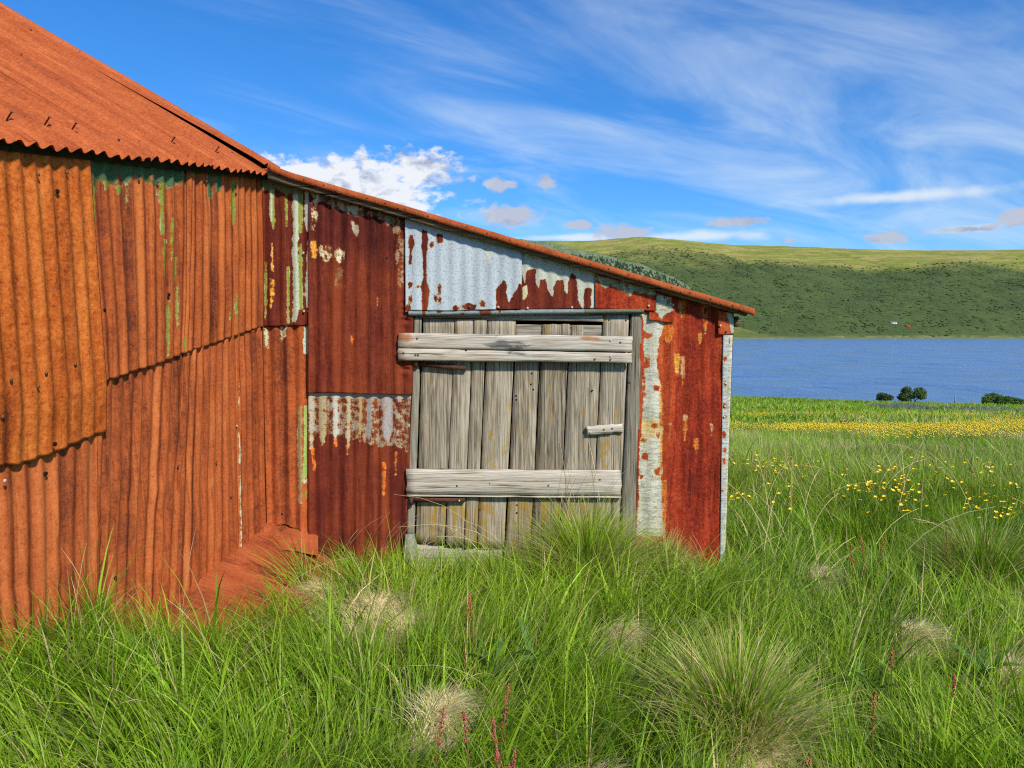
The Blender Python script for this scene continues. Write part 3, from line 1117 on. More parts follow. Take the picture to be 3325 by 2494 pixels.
roof_sheets = []
for i, (a, b) in enumerate([(0.015, 0.70), (0.64, 1.30), (1.24, 1.92), (1.86, 2.55), (2.49, 3.25)]):
    roof_sheets.append(roof_sheet('roof_sheet', a, b, 10 + i, 0.003 * (i % 2), None, 0.0 + (0.012 if i == 1 else 0), RIDGE, None, 0.02))
lift_end = roof_sheet('roof_sheet', -0.215, 0.045, 19, 0.010, lambda S, R: 0.034 * np.clip((S + 0.12) / 0.165, 0, 1) ** 1.4 * np.clip(1 - R / 1.35, 0, 1) ** 1.1,
                      0.045, RIDGE, None, 0.03)
lift_end['label'] = 'lifted roof sheet at the roof end with a dark gap beneath'


def flat_part(name, V, F, mat, parent=None, uvax=(0, 2), paintv=0.0, pcol=(1, 1, 1)):
    V = np.array(V, float)
    wuv = np.stack([V[:, uvax[0]] * 1.0, V[:, uvax[1]] * 1.0, V[:, 0] * 0], -1)
    q = [f for f in F if len(f) == 4]
    tr = [f for f in F if len(f) == 3]
    n = len(V)
    me = mesh_np(name, V, q if q else None, tr if tr else None, (mat,), {'wuv': ('FLOAT_VECTOR', wuv), 'paint': ('FLOAT', np.full(n, paintv)),
                 'pcol': ('FLOAT_COLOR', np.tile(np.array([*pcol, 1.0]), (n, 1))), 'tone': ('FLOAT', np.zeros(n))})
    return obj(name, me, parent if parent is not None else shed)


# far roof slope, gables and hidden walls close the barn
rA, rB = roof_pt(-0.2, RIDGE, 0.0, TAN), roof_pt(3.25, RIDGE, 0.0, TAN)
fA, fB = roof_pt(-0.2, 2 * RIDGE, 0.0, TAN), roof_pt(3.25, 2 * RIDGE, 0.0, TAN)
fA[2], fB[2] = 2 * roof_pt(-0.2, 0, 0, TAN)[2] * 0.5, roof_pt(3.25, 0, 0, TAN)[2]
flat_part('far_roof_slope', [rA, rB, fB, fA], [(0, 1, 2, 3)], M_ROOF, None, (1, 0))
for s in (-0.12, 3.2):
    a = LEFT.pos(s, -0.3, 0.0)
    b = LEFT.pos(s, -0.3, -2 * RIDGE + 0.1)
    a2 = LEFT.pos(s, float(eave_z(s)) - 0.01, 0.0)
    b2 = LEFT.pos(s, float(eave_z(s)) - 0.01, -2 * RIDGE + 0.1)
    top = LEFT.pos(s, float(eave_z(s)) + RIDGE * TAN - 0.06, EOFF - RIDGE)
    flat_part('gable_wall', [a, b, b2, top, a2], [(0, 1, 2, 4), (4, 2, 3)], M_C, None, (0, 2))
flat_part('back_wall', [LEFT.pos(-0.12, -0.3, -2 * RIDGE + 0.1), LEFT.pos(3.2, -0.3, -2 * RIDGE + 0.1), LEFT.pos(3.2, float(eave_z(3.2)), -2 * RIDGE + 0.1),
                        LEFT.pos(-0.12, float(eave_z(0)), -2 * RIDGE + 0.1)], [(0, 1, 2, 3)], M_C, None, (1, 2))

dk = [roof_pt(-0.205, 0.02, -0.03, TAN), roof_pt(3.2, 0.02, -0.03, TAN), roof_pt(3.2, RIDGE, -0.03, TAN), roof_pt(-0.205, RIDGE, -0.03, TAN)]
dk += [p - np.array([0, 0, 0.03]) for p in dk]
flat_part('roof_deck', dk, [(0, 1, 2, 3), (4, 5, 6, 7), (0, 3, 7, 4), (0, 1, 5, 4)], M_DARKIN, None, (1, 0))

vb = [roof_pt(s_v, r_v, l_v, TAN) for s_v in (-0.212, -0.190) for (r_v, l_v) in ((0.05, -0.07), (RIDGE, -0.07), (RIDGE, 0.004), (0.05, 0.004))]
flat_part('verge_board', vb, [(0, 1, 2, 3), (4, 5, 6, 7), (3, 2, 6, 7), (0, 3, 7, 4), (0, 1, 5, 4)], M_DARKIN, None, (0, 2))

# nails standing proud of the roof
c_ = 1 / math.sqrt(1 + TAN * TAN)
RN = Vector((LEFT.n[0] * TAN * c_, LEFT.n[1] * TAN * c_, c_))


SG, RG = np.meshgrid(np.linspace(-0.2, 2.4, 1041), np.linspace(0, 2.4, 961))
PG = roof_pt(SG, RG, 0.0, TAN)
PGX, PGY = project(PG[..., 0], PG[..., 1], PG[..., 2])


def roof_sr(px, py):
    k = np.argmin((PGX - px) ** 2 + (PGY - py) ** 2)
    return SG.ravel()[k], RG.ravel()[k]


long_nails = [Z('r1', p) for p in [(65, 1255), (460, 1302), (738, 1357), (205, 600), (812, 565)]] + [Z('r2', p) for p in [(225, 690), (825, 812)]]
short_nails = [Z('r1', p) for p in [(310, 322), (1040, 830), (1065, 1458), (1220, 1462), (1435, 1482), (680, 1062)]] + [Z('r2', p) for p in [(650, 770), (1045, 828), (1200, 820)]]
bounds = [(0.015, 0.67), (0.67, 1.27), (1.27, 1.89), (1.89, 2.52)]


def roof_parent(s):
    for o, (a, b) in zip(roof_sheets, bounds):
        if a <= s < b:
            return o
    return lift_end if s < 0.015 else roof_sheets[3]


for k, pts in enumerate((long_nails, short_nails)):
    for (x, y) in pts:
        s, r = roof_sr(x, y)
        P = roof_pt(s, r, 0.009 if k == 0 else 0.008, TAN)
        tilt = Vector((0.12, 0.05, 0))
        nail(roof_parent(s), P, RN + tilt, ME_LONG if k == 0 else ME_NAIL, 'roof_nail', (1.15 if y > 350 else 0.6) if k == 0 else 1.2)

# ---- barn long wall: lapped corrugated sheets
pB = Paint(None, 11)
pB.poly(Z(2, (590, 90), (1250, 180), (1240, 320), (1200, 290), (1140, 330), (1105, 300), (1085, 480), (1070, 320), (1030, 330), (960, 280), (900, 240),
          (850, 300), (800, 250), (770, 300), (720, 330), (700, 270), (660, 300), (640, 400), (618, 350), (600, 250)), GREEN, 0.5, 0.72)
for (x0, y0, x1, y1, c) in [(1078, 300, 1108, 650, OLIVE), (622, 330, 642, 690, OLIVE), (1150, 530, 1168, 820, OLIVE), (1100, 680, 1116, 930, OLIVE),
                            (1172, 800, 1192, 960, OLIVE), (1122, 1090, 1146, 1470, OLIVE), (1186, 980, 1202, 1320, OLIVE), (1398, 170, 1432, 400, GREEN),
                            (1450, 180, 1492, 360, GREEN), (1556, 280, 1585, 580, OLIVE), (1585, 1040, 1604, 1240, OLIVE), (850, 330, 862, 470, OLIVE),
                            (700, 280, 735, 350, OLIVE), (780, 320, 815, 380, OLIVE), (1548, 1120, 1562, 1230, OLIVE), (1235, 1330, 1250, 1440, OLIVE),
                            (1300, 170, 1340, 250, GREEN), (1640, 200, 1760, 240, GREEN)]:
    pB.poly(Z(2, (x0, y0), (x1, y0), (x1, (y0 + y1) / 2), (x1 - 6, y1), (x0 + 4, y1), (x0 - 3, (y0 + y1) / 2)), c, 1.6, 0.78)
lapB = Z(2, (690, 1648), (740, 1622), (815, 1606), (870, 1582), (940, 1556), (1010, 1540), (1075, 1516), (1160, 1482), (1250, 1445), (1330, 1417), (1440, 1383),
         (1530, 1350), (1620, 1318), (1690, 1293), (1790, 1262))
lapA = Z(3, (-200, 740), (0, 710), (160, 700), (280, 655), (375, 628), (470, 580), (560, 543), (630, 512), (700, 488))
toneA = lambda U, V, px, py: 0.16 * (fbm(px / 140, py / 300, 5, 3) - 0.35) - 0.35 * np.exp(-((px - 22) / 26) ** 2) * sstep(1230, 1330, py)
sA = sheet('wall_sheet', shed, LEFT, (-170, 428), (288, 478), (357, 1401), (-92, 1545), 0.037, M_A, 0.076, 0.0068, lapA, None, None, 0.003, 0.012, 1, 0.2,
           toneA, lambda U, V: -0.017 * sstep(0.80, 1.0, V), sharp=0.1, rib=0.10)
sB2 = sheet('wall_sheet', shed, LEFT, (604, 500), (853, 545), (861, 1057), (600, 1146), 0.018, M_B, 0.076, 0.0070, lapB, None, pB, 0.004, 0.0105, 2, 0.1, None, lambda U, V: -0.006 * sstep(0.75, 1.0, V), sharp=0.4, rib=0.45)
sB1 = sheet('wall_sheet', shed, LEFT, (268, 470), (622, 512), (612, 1142), (335, 1243), 0.020, M_B, 0.076, 0.0072, lapB, None, pB, 0.005, 0.0105, 3, 0.55, None, lambda U, V: -0.007 * sstep(0.75, 1.0, V), sharp=0.4, rib=0.45)
crk = lambda a, h: (lambda U, V: a * np.exp(-((V - h) / 0.04) ** 2) * np.cos(U * 9))
sC1 = sheet('wall_sheet', shed, LEFT, (-170, 1400), (350, 1320), (314, 2200), (-80, 2420), 0.002, M_C, 0.076, 0.0070, None, None, None, 0.006, 0.014, 4, 0.3,
            None, crk(0.006, 0.55), sharp=0.5, rib=0.40)
sC2 = sheet('wall_sheet', shed, LEFT, (318, 1170), (625, 1100), (568, 2060), (298, 2240), -0.001, M_C, 0.070, 0.0068, None, None, None, 0.009, 0.012, 5, 0.0,
            lambda U, V, px, py: 0.10 * np.sin(U * 23 + 1.0) * np.cos(U * 9), crk(0.009, 0.48), sharp=0.6, rib=0.50)
botC3 = Z(3, (1100, 1600), (1200, 1512), (1240, 1490), (1300, 1442), (1370, 1405), (1440, 1372), (1500, 1322), (1560, 1286))
sC3 = sheet('wall_sheet', shed, LEFT, (600, 1085), (774, 1010), (786, 1800), (562, 1965), 0.001, M_C, 0.072, 0.0065, botC3, None, None, 0.007, 0.011, 6, 0.4, sharp=0.6, rib=0.5)
pC4 = Paint(None, 9).poly(Z(3, (1511, 180), (1520, 180), (1536, 1220), (1524, 1220), (1516, 600)), CREAM, 1.0, 0.60)
botC4 = Z(3, (1500, 1265), (1550, 1245), (1620, 1178), (1680, 1125), (1745, 1082))
sC4 = sheet('wall_sheet', shed, LEFT, (764, 1000), (859, 985), (884, 1715), (776, 1795), 0.003, M_C, 0.072, 0.0065, botC4, None, pC4, 0.006, 0.010, 7, 0.7, sharp=0.4, rib=0.4)

# ---- front wall sheets
G1 = (0.30, 0.37, 0.17)
WG = (0.46, 0.52, 0.40)
p1a = Paint(None, 10)
p1a.poly(Z(4, (250, 280), (310, 290), (306, 500), (300, 860), (312, 930), (308, 1290), (280, 1400), (255, 1390), (262, 1100), (250, 900), (260, 600)), WG, 1.4, 0.80)
p1a.poly(Z(4, (302, 300), (340, 300), (338, 650), (312, 660)), OLIVE, 2.2, 0.9)
p1a.poly(Z(4, (308, 740), (335, 745), (340, 1290), (312, 1295)), OLIVE, 2.2, 0.9)
p1a.poly(Z(4, (360, 300), (402, 310), (400, 640), (372, 640), (350, 520)), (0.50, 0.57, 0.52), 1.6, 0.85)
p1a.poly(Z(4, (382, 705), (410, 700), (414, 1275), (372, 1270), (358, 1150), (372, 850)), (0.50, 0.57, 0.50), 1.6, 0.85)
p1a.poly(Z(4, (62, 230), (100, 240), (112, 600), (92, 630), (66, 520)), OLIVE, 2.0, 0.85)
p1a.poly(Z(4, (70, 240), (88, 240), (86, 560), (72, 520)), WG, 2.0, 0.7)
p1a.poly(Z(4, (0, 190), (330, 270), (330, 330), (200, 330), (110, 290), (0, 310)), (0.20, 0.22, 0.13), 1.2, 0.75)
p1a.poly(Z(4, (190, 280), (215, 290), (212, 610), (196, 600)), OLIVE, 2, 0.75)
p1a.poly(Z(4, (206, 930), (232, 930), (226, 1410), (208, 1400)), OLIVE, 2, 0.80)
p1a.poly(Z(4, (20, 880), (44, 900), (40, 1300), (22, 1420)), OLIVE, 2, 0.68)
p1a.poly(Z(4, (66, 1030), (108, 1040), (104, 1190), (70, 1280)), YELL, 1.4, 0.60)
p1a.poly(Z(4, (78, 740), (90, 740), (96, 980), (76, 960)), YELL, 2, 0.62)
p1a.poly(Z(4, (380, 1290), (414, 1300), (412, 1420), (396, 1420)), WG, 2, 0.75)
p1b = Paint(None, 9)
p1b.poly(Z(4, (350, 1425), (386, 1425), (386, 1659), (345, 1659), (340, 1560)), WG, 1.8, 0.85)
p1b.poly(Z(4, (150, 1430), (205, 1430), (200, 1500), (160, 1560)), CREAM, 1.2, 0.62)
p1b.poly(Z(4, (20, 1440), (60, 1445), (60, 1620), (30, 1600)), WG, 1.2, 0.60)
p1b.poly(Z('r3', (690, -300), (750, -300), (748, 480), (690, 640), (665, 560), (688, 300)), (0.30, 0.42, 0.10), 1.6, 0.88)
p1b.poly(Z('r3', (620, -300), (668, -300), (660, 300), (668, 870), (618, 870), (622, 500), (606, 250)), (0.34, 0.26, 0.13), 1.6, 0.72)
p1b.poly(Z('r3', (690, 650), (720, 640), (750, 780), (700, 830)), OLIVE, 1.4, 0.66)
p1b.ell('r3', 722, 600, 28, 40, CREAM)
F1b = sheet('wall_sheet', shed, FRONT, (853, 1030), (1006, 1030), (1011, 1740), (868, 1716), 0.000, M_C, 0.076, 0.0075,
            [(850, 1722), (876, 1714), (905, 1705), (930, 1704), (955, 1716), (985, 1732), (1012, 1765)], None, p1b, 0.004, 0.0085, 11, 0.1,
            lambda U, V, px, py: -0.22 + 0.14 * sstep(1150, 1400, py) + 0 * px, rib=0.25)
F1a = sheet('wall_sheet', shed, FRONT, (850, 555), (1009, 600), (1015, 1056), (857, 1060), 0.016, M_F, 0.076, 0.0075, None, [(840, rake(840) + 14), (1020, rake(1020) + 14)],
            p1a, 0.004, 0.008, 12, 0.35, lambda U, V, px, py: 0.06 + 0 * px, rib=0.25)
p2a = Paint(None, 12)
FILM = (0.24, 0.21, 0.17)
p2a.poly(Z(4, (390, 300), (1190, 560), (1180, 640), (1090, 560), (1060, 590), (960, 520), (870, 500), (760, 520), (690, 470), (600, 430), (520, 400), (440, 380)), FILM, 0.8, 0.56)
p2a.poly(Z(4, (712, 420), (830, 450), (800, 470), (775, 520), (740, 480), (722, 490)), (0.50, 0.46, 0.33), 1.6, 0.9)
p2a.poly(Z(4, (600, 395), (690, 420), (680, 470), (640, 450)), (0.40, 0.37, 0.28), 1.4, 0.7)
p2a.poly(Z(4, (475, 760), (570, 770), (570, 850), (520, 890), (490, 840)), CREAM, 0.8, 0.50)
p2a.poly(Z(4, (600, 770), (680, 800), (685, 890), (640, 900), (610, 840)), CREAM, 0.8, 0.52)
p2a.poly(Z(4, (410, 700), (455, 720), (455, 860), (412, 860)), YELL, 1.4, 0.58)
p2a.poly(Z(4, (420, 330), (465, 345), (455, 480), (430, 640), (412, 620)), CREAM, 0.9, 0.50)
p2a.poly(Z(4, (740, 560), (800, 580), (790, 700), (760, 640)), (0.45, 0.42, 0.36), 1.2, 0.54)
p2a.poly(Z(4, (620, 950), (660, 950), (680, 1110), (615, 1110)), (0.24, 0.13, 0.07), 1.0, 0.52)
p2a.poly(Z(4, (950, 1180), (970, 1180), (965, 1260), (952, 1260)), ORANGE, 2, 0.6)
p2a.poly(Z(4, (735, 1500), (765, 1500), (760, 1580), (740, 1590)), ORANGE, 2, 0.56)
p2a.poly(Z(4, (1085, 570), (1190, 600), (1190, 900), (1150, 1100), (1110, 800)), (0.32, 0.20, 0.15), 0.8, 0.47)
F2a = sheet('wall_sheet', shed, FRONT, (1003, 600), (1346, 700), (1339, 1281), (1002, 1276), 0.028, M_F, 0.0762, 0.0058, [(1000, 1277), (1090, 1275), (1200, 1280), (1345, 1282)],
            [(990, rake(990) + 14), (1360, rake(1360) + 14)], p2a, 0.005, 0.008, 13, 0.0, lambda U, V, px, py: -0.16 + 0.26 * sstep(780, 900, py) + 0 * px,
            lambda U, V: -0.007 * (U > 0.86) + 0.006 * (U > 0.86) * np.sin(V * 95 + 6 * np.sin(V * 23)) * sstep(0.2, 0.5, V) * np.sin(np.clip((U - 0.86) / 0.14, 0, 1) * np.pi), rib=0.12)
p2b = Paint(None, 12)
p2b.poly(Z('r3', (745, -520), (2000, -520), (2000, -380), (745, -400)), (0.40, 0.43, 0.42), 1.3, 0.9)
p2b.poly(Z('r3', (745, -400), (1960, -400), (1910, 230), (1830, 170), (1740, 160), (1640, 190), (1560, 150), (1430, 130), (1380, 60), (1200, 80), (960, 0), (745, 60)),
         (0.36, 0.31, 0.28), 0.6, 0.50)
for (x0, x1, y1, c) in [(750, 825, 210, (0.42, 0.38, 0.31)), (865, 960, 170, (0.36, 0.30, 0.18)), (1035, 1105, 130, (0.48, 0.48, 0.45)), (1195, 1250, 190, (0.42, 0.38, 0.28)),
                        (1340, 1390, 150, (0.38, 0.28, 0.16)), (1440, 1500, 130, (0.34, 0.35, 0.36)), (1620, 1760, 170, (0.37, 0.33, 0.33))]:
    p2b.poly(Z('r3', (x0, -420), (x1, -420), (x1 - 5, 0), ((x0 + x1) / 2 + 8, y1), ((x0 + x1) / 2 - 8, y1), (x0 + 3, 0)), c, 1.5, 0.75)
for (x, ya, yb, wd) in [(1645, 380, 780, 22), (800, 210, 480, 26), (1790, 250, 520, 16), (1065, 100, 180, 20), (1210, 180, 290, 10)]:
    p2b.poly(Z('r3', (x - wd, ya), (x + wd, ya), (x + wd * 0.8, yb), (x - wd * 0.3, yb)), ORANGE, 1.6, 0.58)
F2b = sheet('wall_sheet', shed, FRONT, (1001, 1255), (1336, 1255), (1316, 1860), (1003, 1860), 0.007, M_F, 0.0762, 0.0062, None, None, p2b, 0.005, 0.0085, 14, 0.0,
            lambda U, V, px, py: 0.10 * sstep(1430, 1500, py) + 0 * px, rib=0.12)
F2b_curl = F2b
p3 = Paint(WHITE, 8)
for g in [[(195, 200), (225, 205), (237, 280), (215, 330), (212, 440), (188, 440), (195, 330), (186, 270)],
          [(300, 165), (335, 175), (348, 250), (332, 340), (330, 480), (332, 560), (358, 650), (345, 760), (332, 812), (298, 812), (292, 740), (296, 650), (283, 620), (304, 560),
           (302, 400), (290, 260)],
          [(885, 815), (886, 640), (915, 600), (950, 562), (972, 600), (966, 660), (988, 745), (1040, 650), (1075, 582), (1096, 610), (1096, 815)]]:
    p3.poly(Z(5, *g), None, 1.6)
for (cx, cy, rx, ry) in [(435, 235, 24, 38), (370, 282, 16, 20), (203, 600, 17, 20), (258, 620, 18, 10), (435, 640, 12, 38), (437, 720, 14, 32), (408, 712, 14, 20), (203, 720, 13, 26),
                         (188, 788, 22, 26), (560, 790, 27, 24), (675, 778, 54, 28), (780, 755, 20, 30)]:
    p3.ell(5, cx, cy, rx, ry, None)
p3.poly(Z(5, (805, 320), (850, 330), (842, 430), (832, 430)), (0.62, 0.62, 0.52), 1.5)
F4p = Paint((0.47, 0.48, 0.40), 8)
F4p.poly(Z(5, (1080, 815), (1086, 480), (1104, 560), (1118, 600), (1128, 500), (1160, 472), (1205, 482), (1202, 580), (1225, 640), (1240, 562), (1282, 556), (1302, 640), (1336, 700),
           (1345, 620), (1370, 568), (1420, 562), (1432, 650), (1458, 680), (1463, 580), (1490, 505), (1522, 530), (1534, 620), (1538, 720), (1572, 790), (1572, 815)), None, 1.6)
F4p.poly(Z(5, (1588, 815), (1590, 640), (1615, 615), (1642, 640), (1642, 760), (1634, 815)), None, 1.6)
F4p.poly(Z(5, (1098, 620), (1135, 600), (1140, 680), (1112, 730), (1096, 720)), (0.62, 0.55, 0.34), 1.6)
p5 = Paint(None, 10)
p5.poly(Z(5, (1660, 520), (2180, 640), (2170, 690), (2130, 680), (2070, 670), (1990, 650), (1950, 700), (1920, 660), (1880, 645), (1800, 600), (1750, 620), (1720, 610), (1690, 560),
          (1660, 600)), (0.33, 0.34, 0.23), 1.1, 0.72)
F4 = sheet('wall_sheet', shed, FRONT, (1684, 820), (1937, 890), (1934, 1005), (1684, 1006), 0.026, M_F, 0.0762, 0.0034, [(1670, 1007), (1760, 1004), (1850, 1002), (1940, 1001)],
           [(1670, rake(1670) + 14), (1950, rake(1950) + 14)], F4p, 0.003, 0.0062, 16, 0.3, lambda U, V, px, py: 0.06 + 0 * px)
F3 = sheet('wall_sheet', shed, FRONT, (1315, 700), (1695, 830), (1693, 1006), (1317, 1012), 0.040, M_F, 0.0762, 0.0028, [(1310, 1017), (1330, 1008), (1480, 1009), (1560, 1006), (1700, 1004)],
           [(1300, rake(1300) + 14), (1720, rake(1720) + 14)], p3, 0.003, 0.0062, 15, 0.2, lambda U, V, px, py: 0.04 + 0 * px)
F5 = sheet('wall_sheet', shed, FRONT, (1931, 890), (2130, 950), (2129, 1008), (1932, 1006), 0.036, M_R, 0.2, 0.0010, [(1920, 1003), (2020, 1006), (2128, 1010), (2140, 1010)],
           [(1900, rake(1900) + 14), (2150, rake(2150) + 14)], p5, 0.004, 0.007, 17, 0.0, lambda U, V, px, py: -0.05 + 0 * px)
p6 = Paint(None, 10)
strip = (0.54, 0.535, 0.45)
p6.poly(Z(7, (236, 285), (370, 330), (352, 400), (332, 440), (325, 520), (318, 560), (330, 640), (342, 700), (346, 800), (335, 880), (345, 1000), (345, 1200), (352, 1350), (352, 1560),
          (200, 1560), (216, 1300), (222, 1060), (236, 900), (242, 780), (240, 700), (252, 600), (240, 480), (248, 400)), strip, 1.3, 0.86)
p6.poly(Z(7, (232, 902), (322, 895), (330, 920), (318, 985), (240, 1000), (226, 1060)), (0.68, 0.47, 0.17), 1.8)
for (cx, cy, rx, ry) in [(262, 580, 12, 30), (250, 1108, 16, 20), (305, 930, 15, 12), (320, 715, 14, 14), (245, 690, 8, 60), (270, 420, 22, 14), (325, 1190, 12, 18), (232, 1230, 8, 16),
                         (248, 1015, 26, 12), (335, 985, 18, 12)]:
    p6.ell(7, cx, cy, rx, ry, None)
for (x0, y0, x1, y1, c, lim) in [(415, 520, 448, 645, YELL, 0.80), (455, 535, 477, 700, ORANGE, 0.66), (358, 345, 412, 475, ORANGE, 0.60), (445, 218, 482, 348, ORANGE, 0.58),
                                 (580, 250, 606, 410, ORANGE, 0.58), (553, 400, 574, 470, YELL, 0.68), (468, 870, 492, 1015, ORANGE, 0.62), (528, 1005, 556, 1085, ORANGE, 0.58),
                                 (378, 920, 398, 1012, ORANGE, 0.56), (352, 1240, 372, 1540, ORANGE, 0.70), (340, 690, 350, 1240, YELL, 0.60), (622, 920, 636, 990, (0.5, 0.16, 0.10), 0.5),
                                 (590, 262, 602, 300, (0.02, 0.02, 0.02), 0.8)]:
    mx_ = (x0 + x1) / 2
    p6.poly(Z(7, (x0, y0), (x1, y0), (x1, (y0 + y1) / 2), (mx_ + 3, y1), (mx_ - 3, y1), (x0, (y0 + y1) / 2)), c, 1.4, lim)
F6 = sheet('wall_sheet', shed, FRONT, (2082, 955), (2353, 1040), (2339, 1870), (2060, 1870), 0.010, M_R, 0.105, 0.0042, None, [(2060, rake(2060) + 14), (2370, rake(2370) + 12)],
           p6, 0.008, 0.0078, 18, 0.15, lambda U, V, px, py: 0.05 * np.sin(U * 8))
pp1 = Paint(None, 9)
pp1.poly(Z('r4', (420, 110), (660, 180), (700, 400), (600, 440), (500, 540), (450, 470), (410, 420)), (0.50, 0.52, 0.44), 1.2, 0.74)
P1 = sheet('patch_sheet', shed, FRONT, Z('r4', (300, 90)), Z('r4', (745, 200)), Z('r4', (718, 600)), Z('r4', (298, 568)), 0.026, M_R, 0.2, 0.001,
           Z('r4', (290, 568), (450, 575), (575, 605), (725, 602)), None, pp1, 0.004, 0.007, 21)
pp2 = Paint(None, 8)
pp2.poly(Z('r4', (1585, 430), (1720, 430), (1720, 760), (1672, 790), (1630, 600)), (0.38, 0.42, 0.42), 2.0)
P2 = sheet('patch_sheet', shed, FRONT, Z('r4', (1450, 395)), Z('r4', (1712, 455)), Z('r4', (1712, 802)), Z('r4', (1453, 806)), 0.032, M_R, 0.2, 0.001, None, None, pp2, 0.003,
           0.006, 22)
# corner trim: a bent strip, front leg and side leg
ptr = Paint((0.50, 0.53, 0.52), 7)
for (cx, cy, rx, ry) in [(705, 550, 9, 14), (708, 690, 9, 22), (703, 820, 9, 14), (706, 880, 7, 8), (698, 985, 12, 18), (704, 1068, 9, 14), (700, 1135, 9, 18), (735, 450, 6, 22), (690, 1300, 8, 10)]:
    ptr.ell(7, cx, cy, rx, ry, None)
ptr.poly(Z(7, (733, 410), (750, 410), (740, 700), (722, 1100), (712, 1640), (702, 1640), (716, 1100), (728, 700)), (0.66, 0.61, 0.46), 2.0)
trim = sheet('corner_trim', shed, FRONT, (2348, 1050), (2380, 1060), (2353, 1850), (2338, 1850), 0.022, M_R, 0.3, 0.0, None, None, ptr, 0.002, 0.0065, 23)
xr = 2.0 * 0
XR_T = (2380 - CX) / FPX * (Y0 - 0.022)
XR_B = (2352 - CX) / FPX * (Y0 - 0.022)
XR = 0.5 * (XR_T + XR_B)
YB = Y0 + 2.6
SIDE = Wall(XR - 0.015, Y0 - 0.01, 0, 1, 1, 0)


def raw_sheet(name, wall, s0, s1, z0, z1, layer, mat, pitch, amp, seed, paint=0.0, lean=0.0):
    nu = int((s1 - s0) / (pitch / 8)) + 1
    U, V = np.meshgrid(np.linspace(s0, s1, nu), np.linspace(z0, z1, 20))
    P = wall.pos(U, V, layer + amp * np.cos(2 * np.pi * U / pitch) + lean * (V - z0))
    n = P.shape[:2]
    q = grid_faces(*n)
    return obj(name, mesh_np(name, P.reshape(-1, 3), q, None, (mat,), {'wuv': ('FLOAT_VECTOR', np.stack([U + seed, V, 0 * U], -1)), 'paint': ('FLOAT', np.full(n, paint)),
               'pcol': ('FLOAT_COLOR', np.tile(np.array([*strip, 1.0]), n + (1,))), 'tone': ('FLOAT', np.zeros(n))}, True), shed)


ztop_r = float(FRONT.hit(2360, rake(2360) + 30, 0)[1])
raw_sheet('side_wall_sheet', SIDE, 0.0, 1.32, -0.6, ztop_r, 0.0, M_R, 0.076, 0.006, 3.0, 0.3, 0.018)
raw_sheet('side_wall_sheet', SIDE, 1.28, 2.6, -0.6, ztop_r, 0.014, M_R, 0.076, 0.006, 7.0, 0.3, 0.018)
BACK = Wall(0, YB, 1, 0, 0, 1)
raw_sheet('rear_wall_sheet', BACK, XC - 0.3, XR, -0.9, ztop_r + 0.05, 0.0, M_C, 0.076, 0.006, 9.0)
flat_part('rear_gable_infill', [(XC - 0.3, YB, ztop_r), (XR, YB, ztop_r), (XR, YB, ztop_r + 0.04), (XC - 0.3, YB, float(FRONT.hit(853, 575, 0)[1]))], [(0, 1, 2, 3)], M_C)
flat_part('inner_partition', [(XC + 0.03, Y0 + 0.1, -0.5), (XC + 0.03, YB, -0.5), (XC + 0.03, YB, 2.45), (XC + 0.03, Y0 + 0.1, 2.45)], [(0, 1, 2, 3)], M_DARKIN, None, (1, 2))

# ---- lean-to roof, barge flashing, barge board
RF = Wall(0, Y0, 1, 0, 0, -1)
n = 150
px_r = np.linspace(872, 2451, n)
topy = rake(px_r) - 10 * np.clip((960 - px_r) / 90, 0, 1) ** 2
sx_f, zt_f = FRONT.hit(px_r, topy, 0.100)
_, zb_f = FRONT.hit(px_r, topy + 22 - 1 * np.linspace(0, 1, n), 0.100)
wob = 0.004 * (fbm(np.arange(n) * 0.12, np.zeros(n), 91, 3) - 0.5)
prof = []
for (yo, kz, zo) in [(-0.16, 0, -0.004), (0.0, 0, 0.0), (0.098, 0, 0.0), (0.100, 0, -0.0015), (0.1005, 0.5, 0), (0.100, 1.0, 0.0), (0.092, 1.0, 0.001)]:
    zz = zt_f * (1 - kz) + zb_f * kz + zo + wob * (1 + kz)
    prof.append(np.stack([sx_f, Y0 - yo + wob * 0.8, zz], -1))
P = np.stack(prof, 0)
wuv = np.stack([np.broadcast_to(sx_f, P.shape[:2]), P[..., 2] * 1.0, np.full(P.shape[:2], 5.0)], -1)
barge = obj('barge_flashing', mesh_np('barge_flashing', P.reshape(-1, 3), grid_faces(*P.shape[:2]), None, (M_ROOF,),
            {'wuv': ('FLOAT_VECTOR', wuv), 'paint': ('FLOAT', np.zeros(P.shape[:2])), 'pcol': ('FLOAT_COLOR', np.ones(P.shape[:2] + (4,))),
             'tone': ('FLOAT', np.full(P.shape[:2], -0.03))}, False), shed)
md = barge.modifiers.new('thickness', 'SOLIDIFY')
md.thickness = 0.0015
k = 0
xq = 955.0
while xq < 2440:
    yq = rake(xq) + (9 if k % 2 else 15)
    s, z = FRONT.hit(xq, yq, 0.101)
    nail(barge, (float(s), Y0 - 0.1008, float(z)), (0, -1, 0.1), ME_NAIL if k % 5 else ME_HOLE, 'nail' if k % 5 else 'nail_hole', 1.0 if xq < 2200 else 1.25)
    xq += 33 + 9 * math.sin(k * 2.3)
    k += 1
plank('barge_board', shed, FRONT, [(868, rake(868) + 5), (2425, rake(2425) + 5), (2425, rake(2425) + 30), (868, rake(868) + 44)], 0.085, 0.03, W_DARK, 0, 0.004, 3)
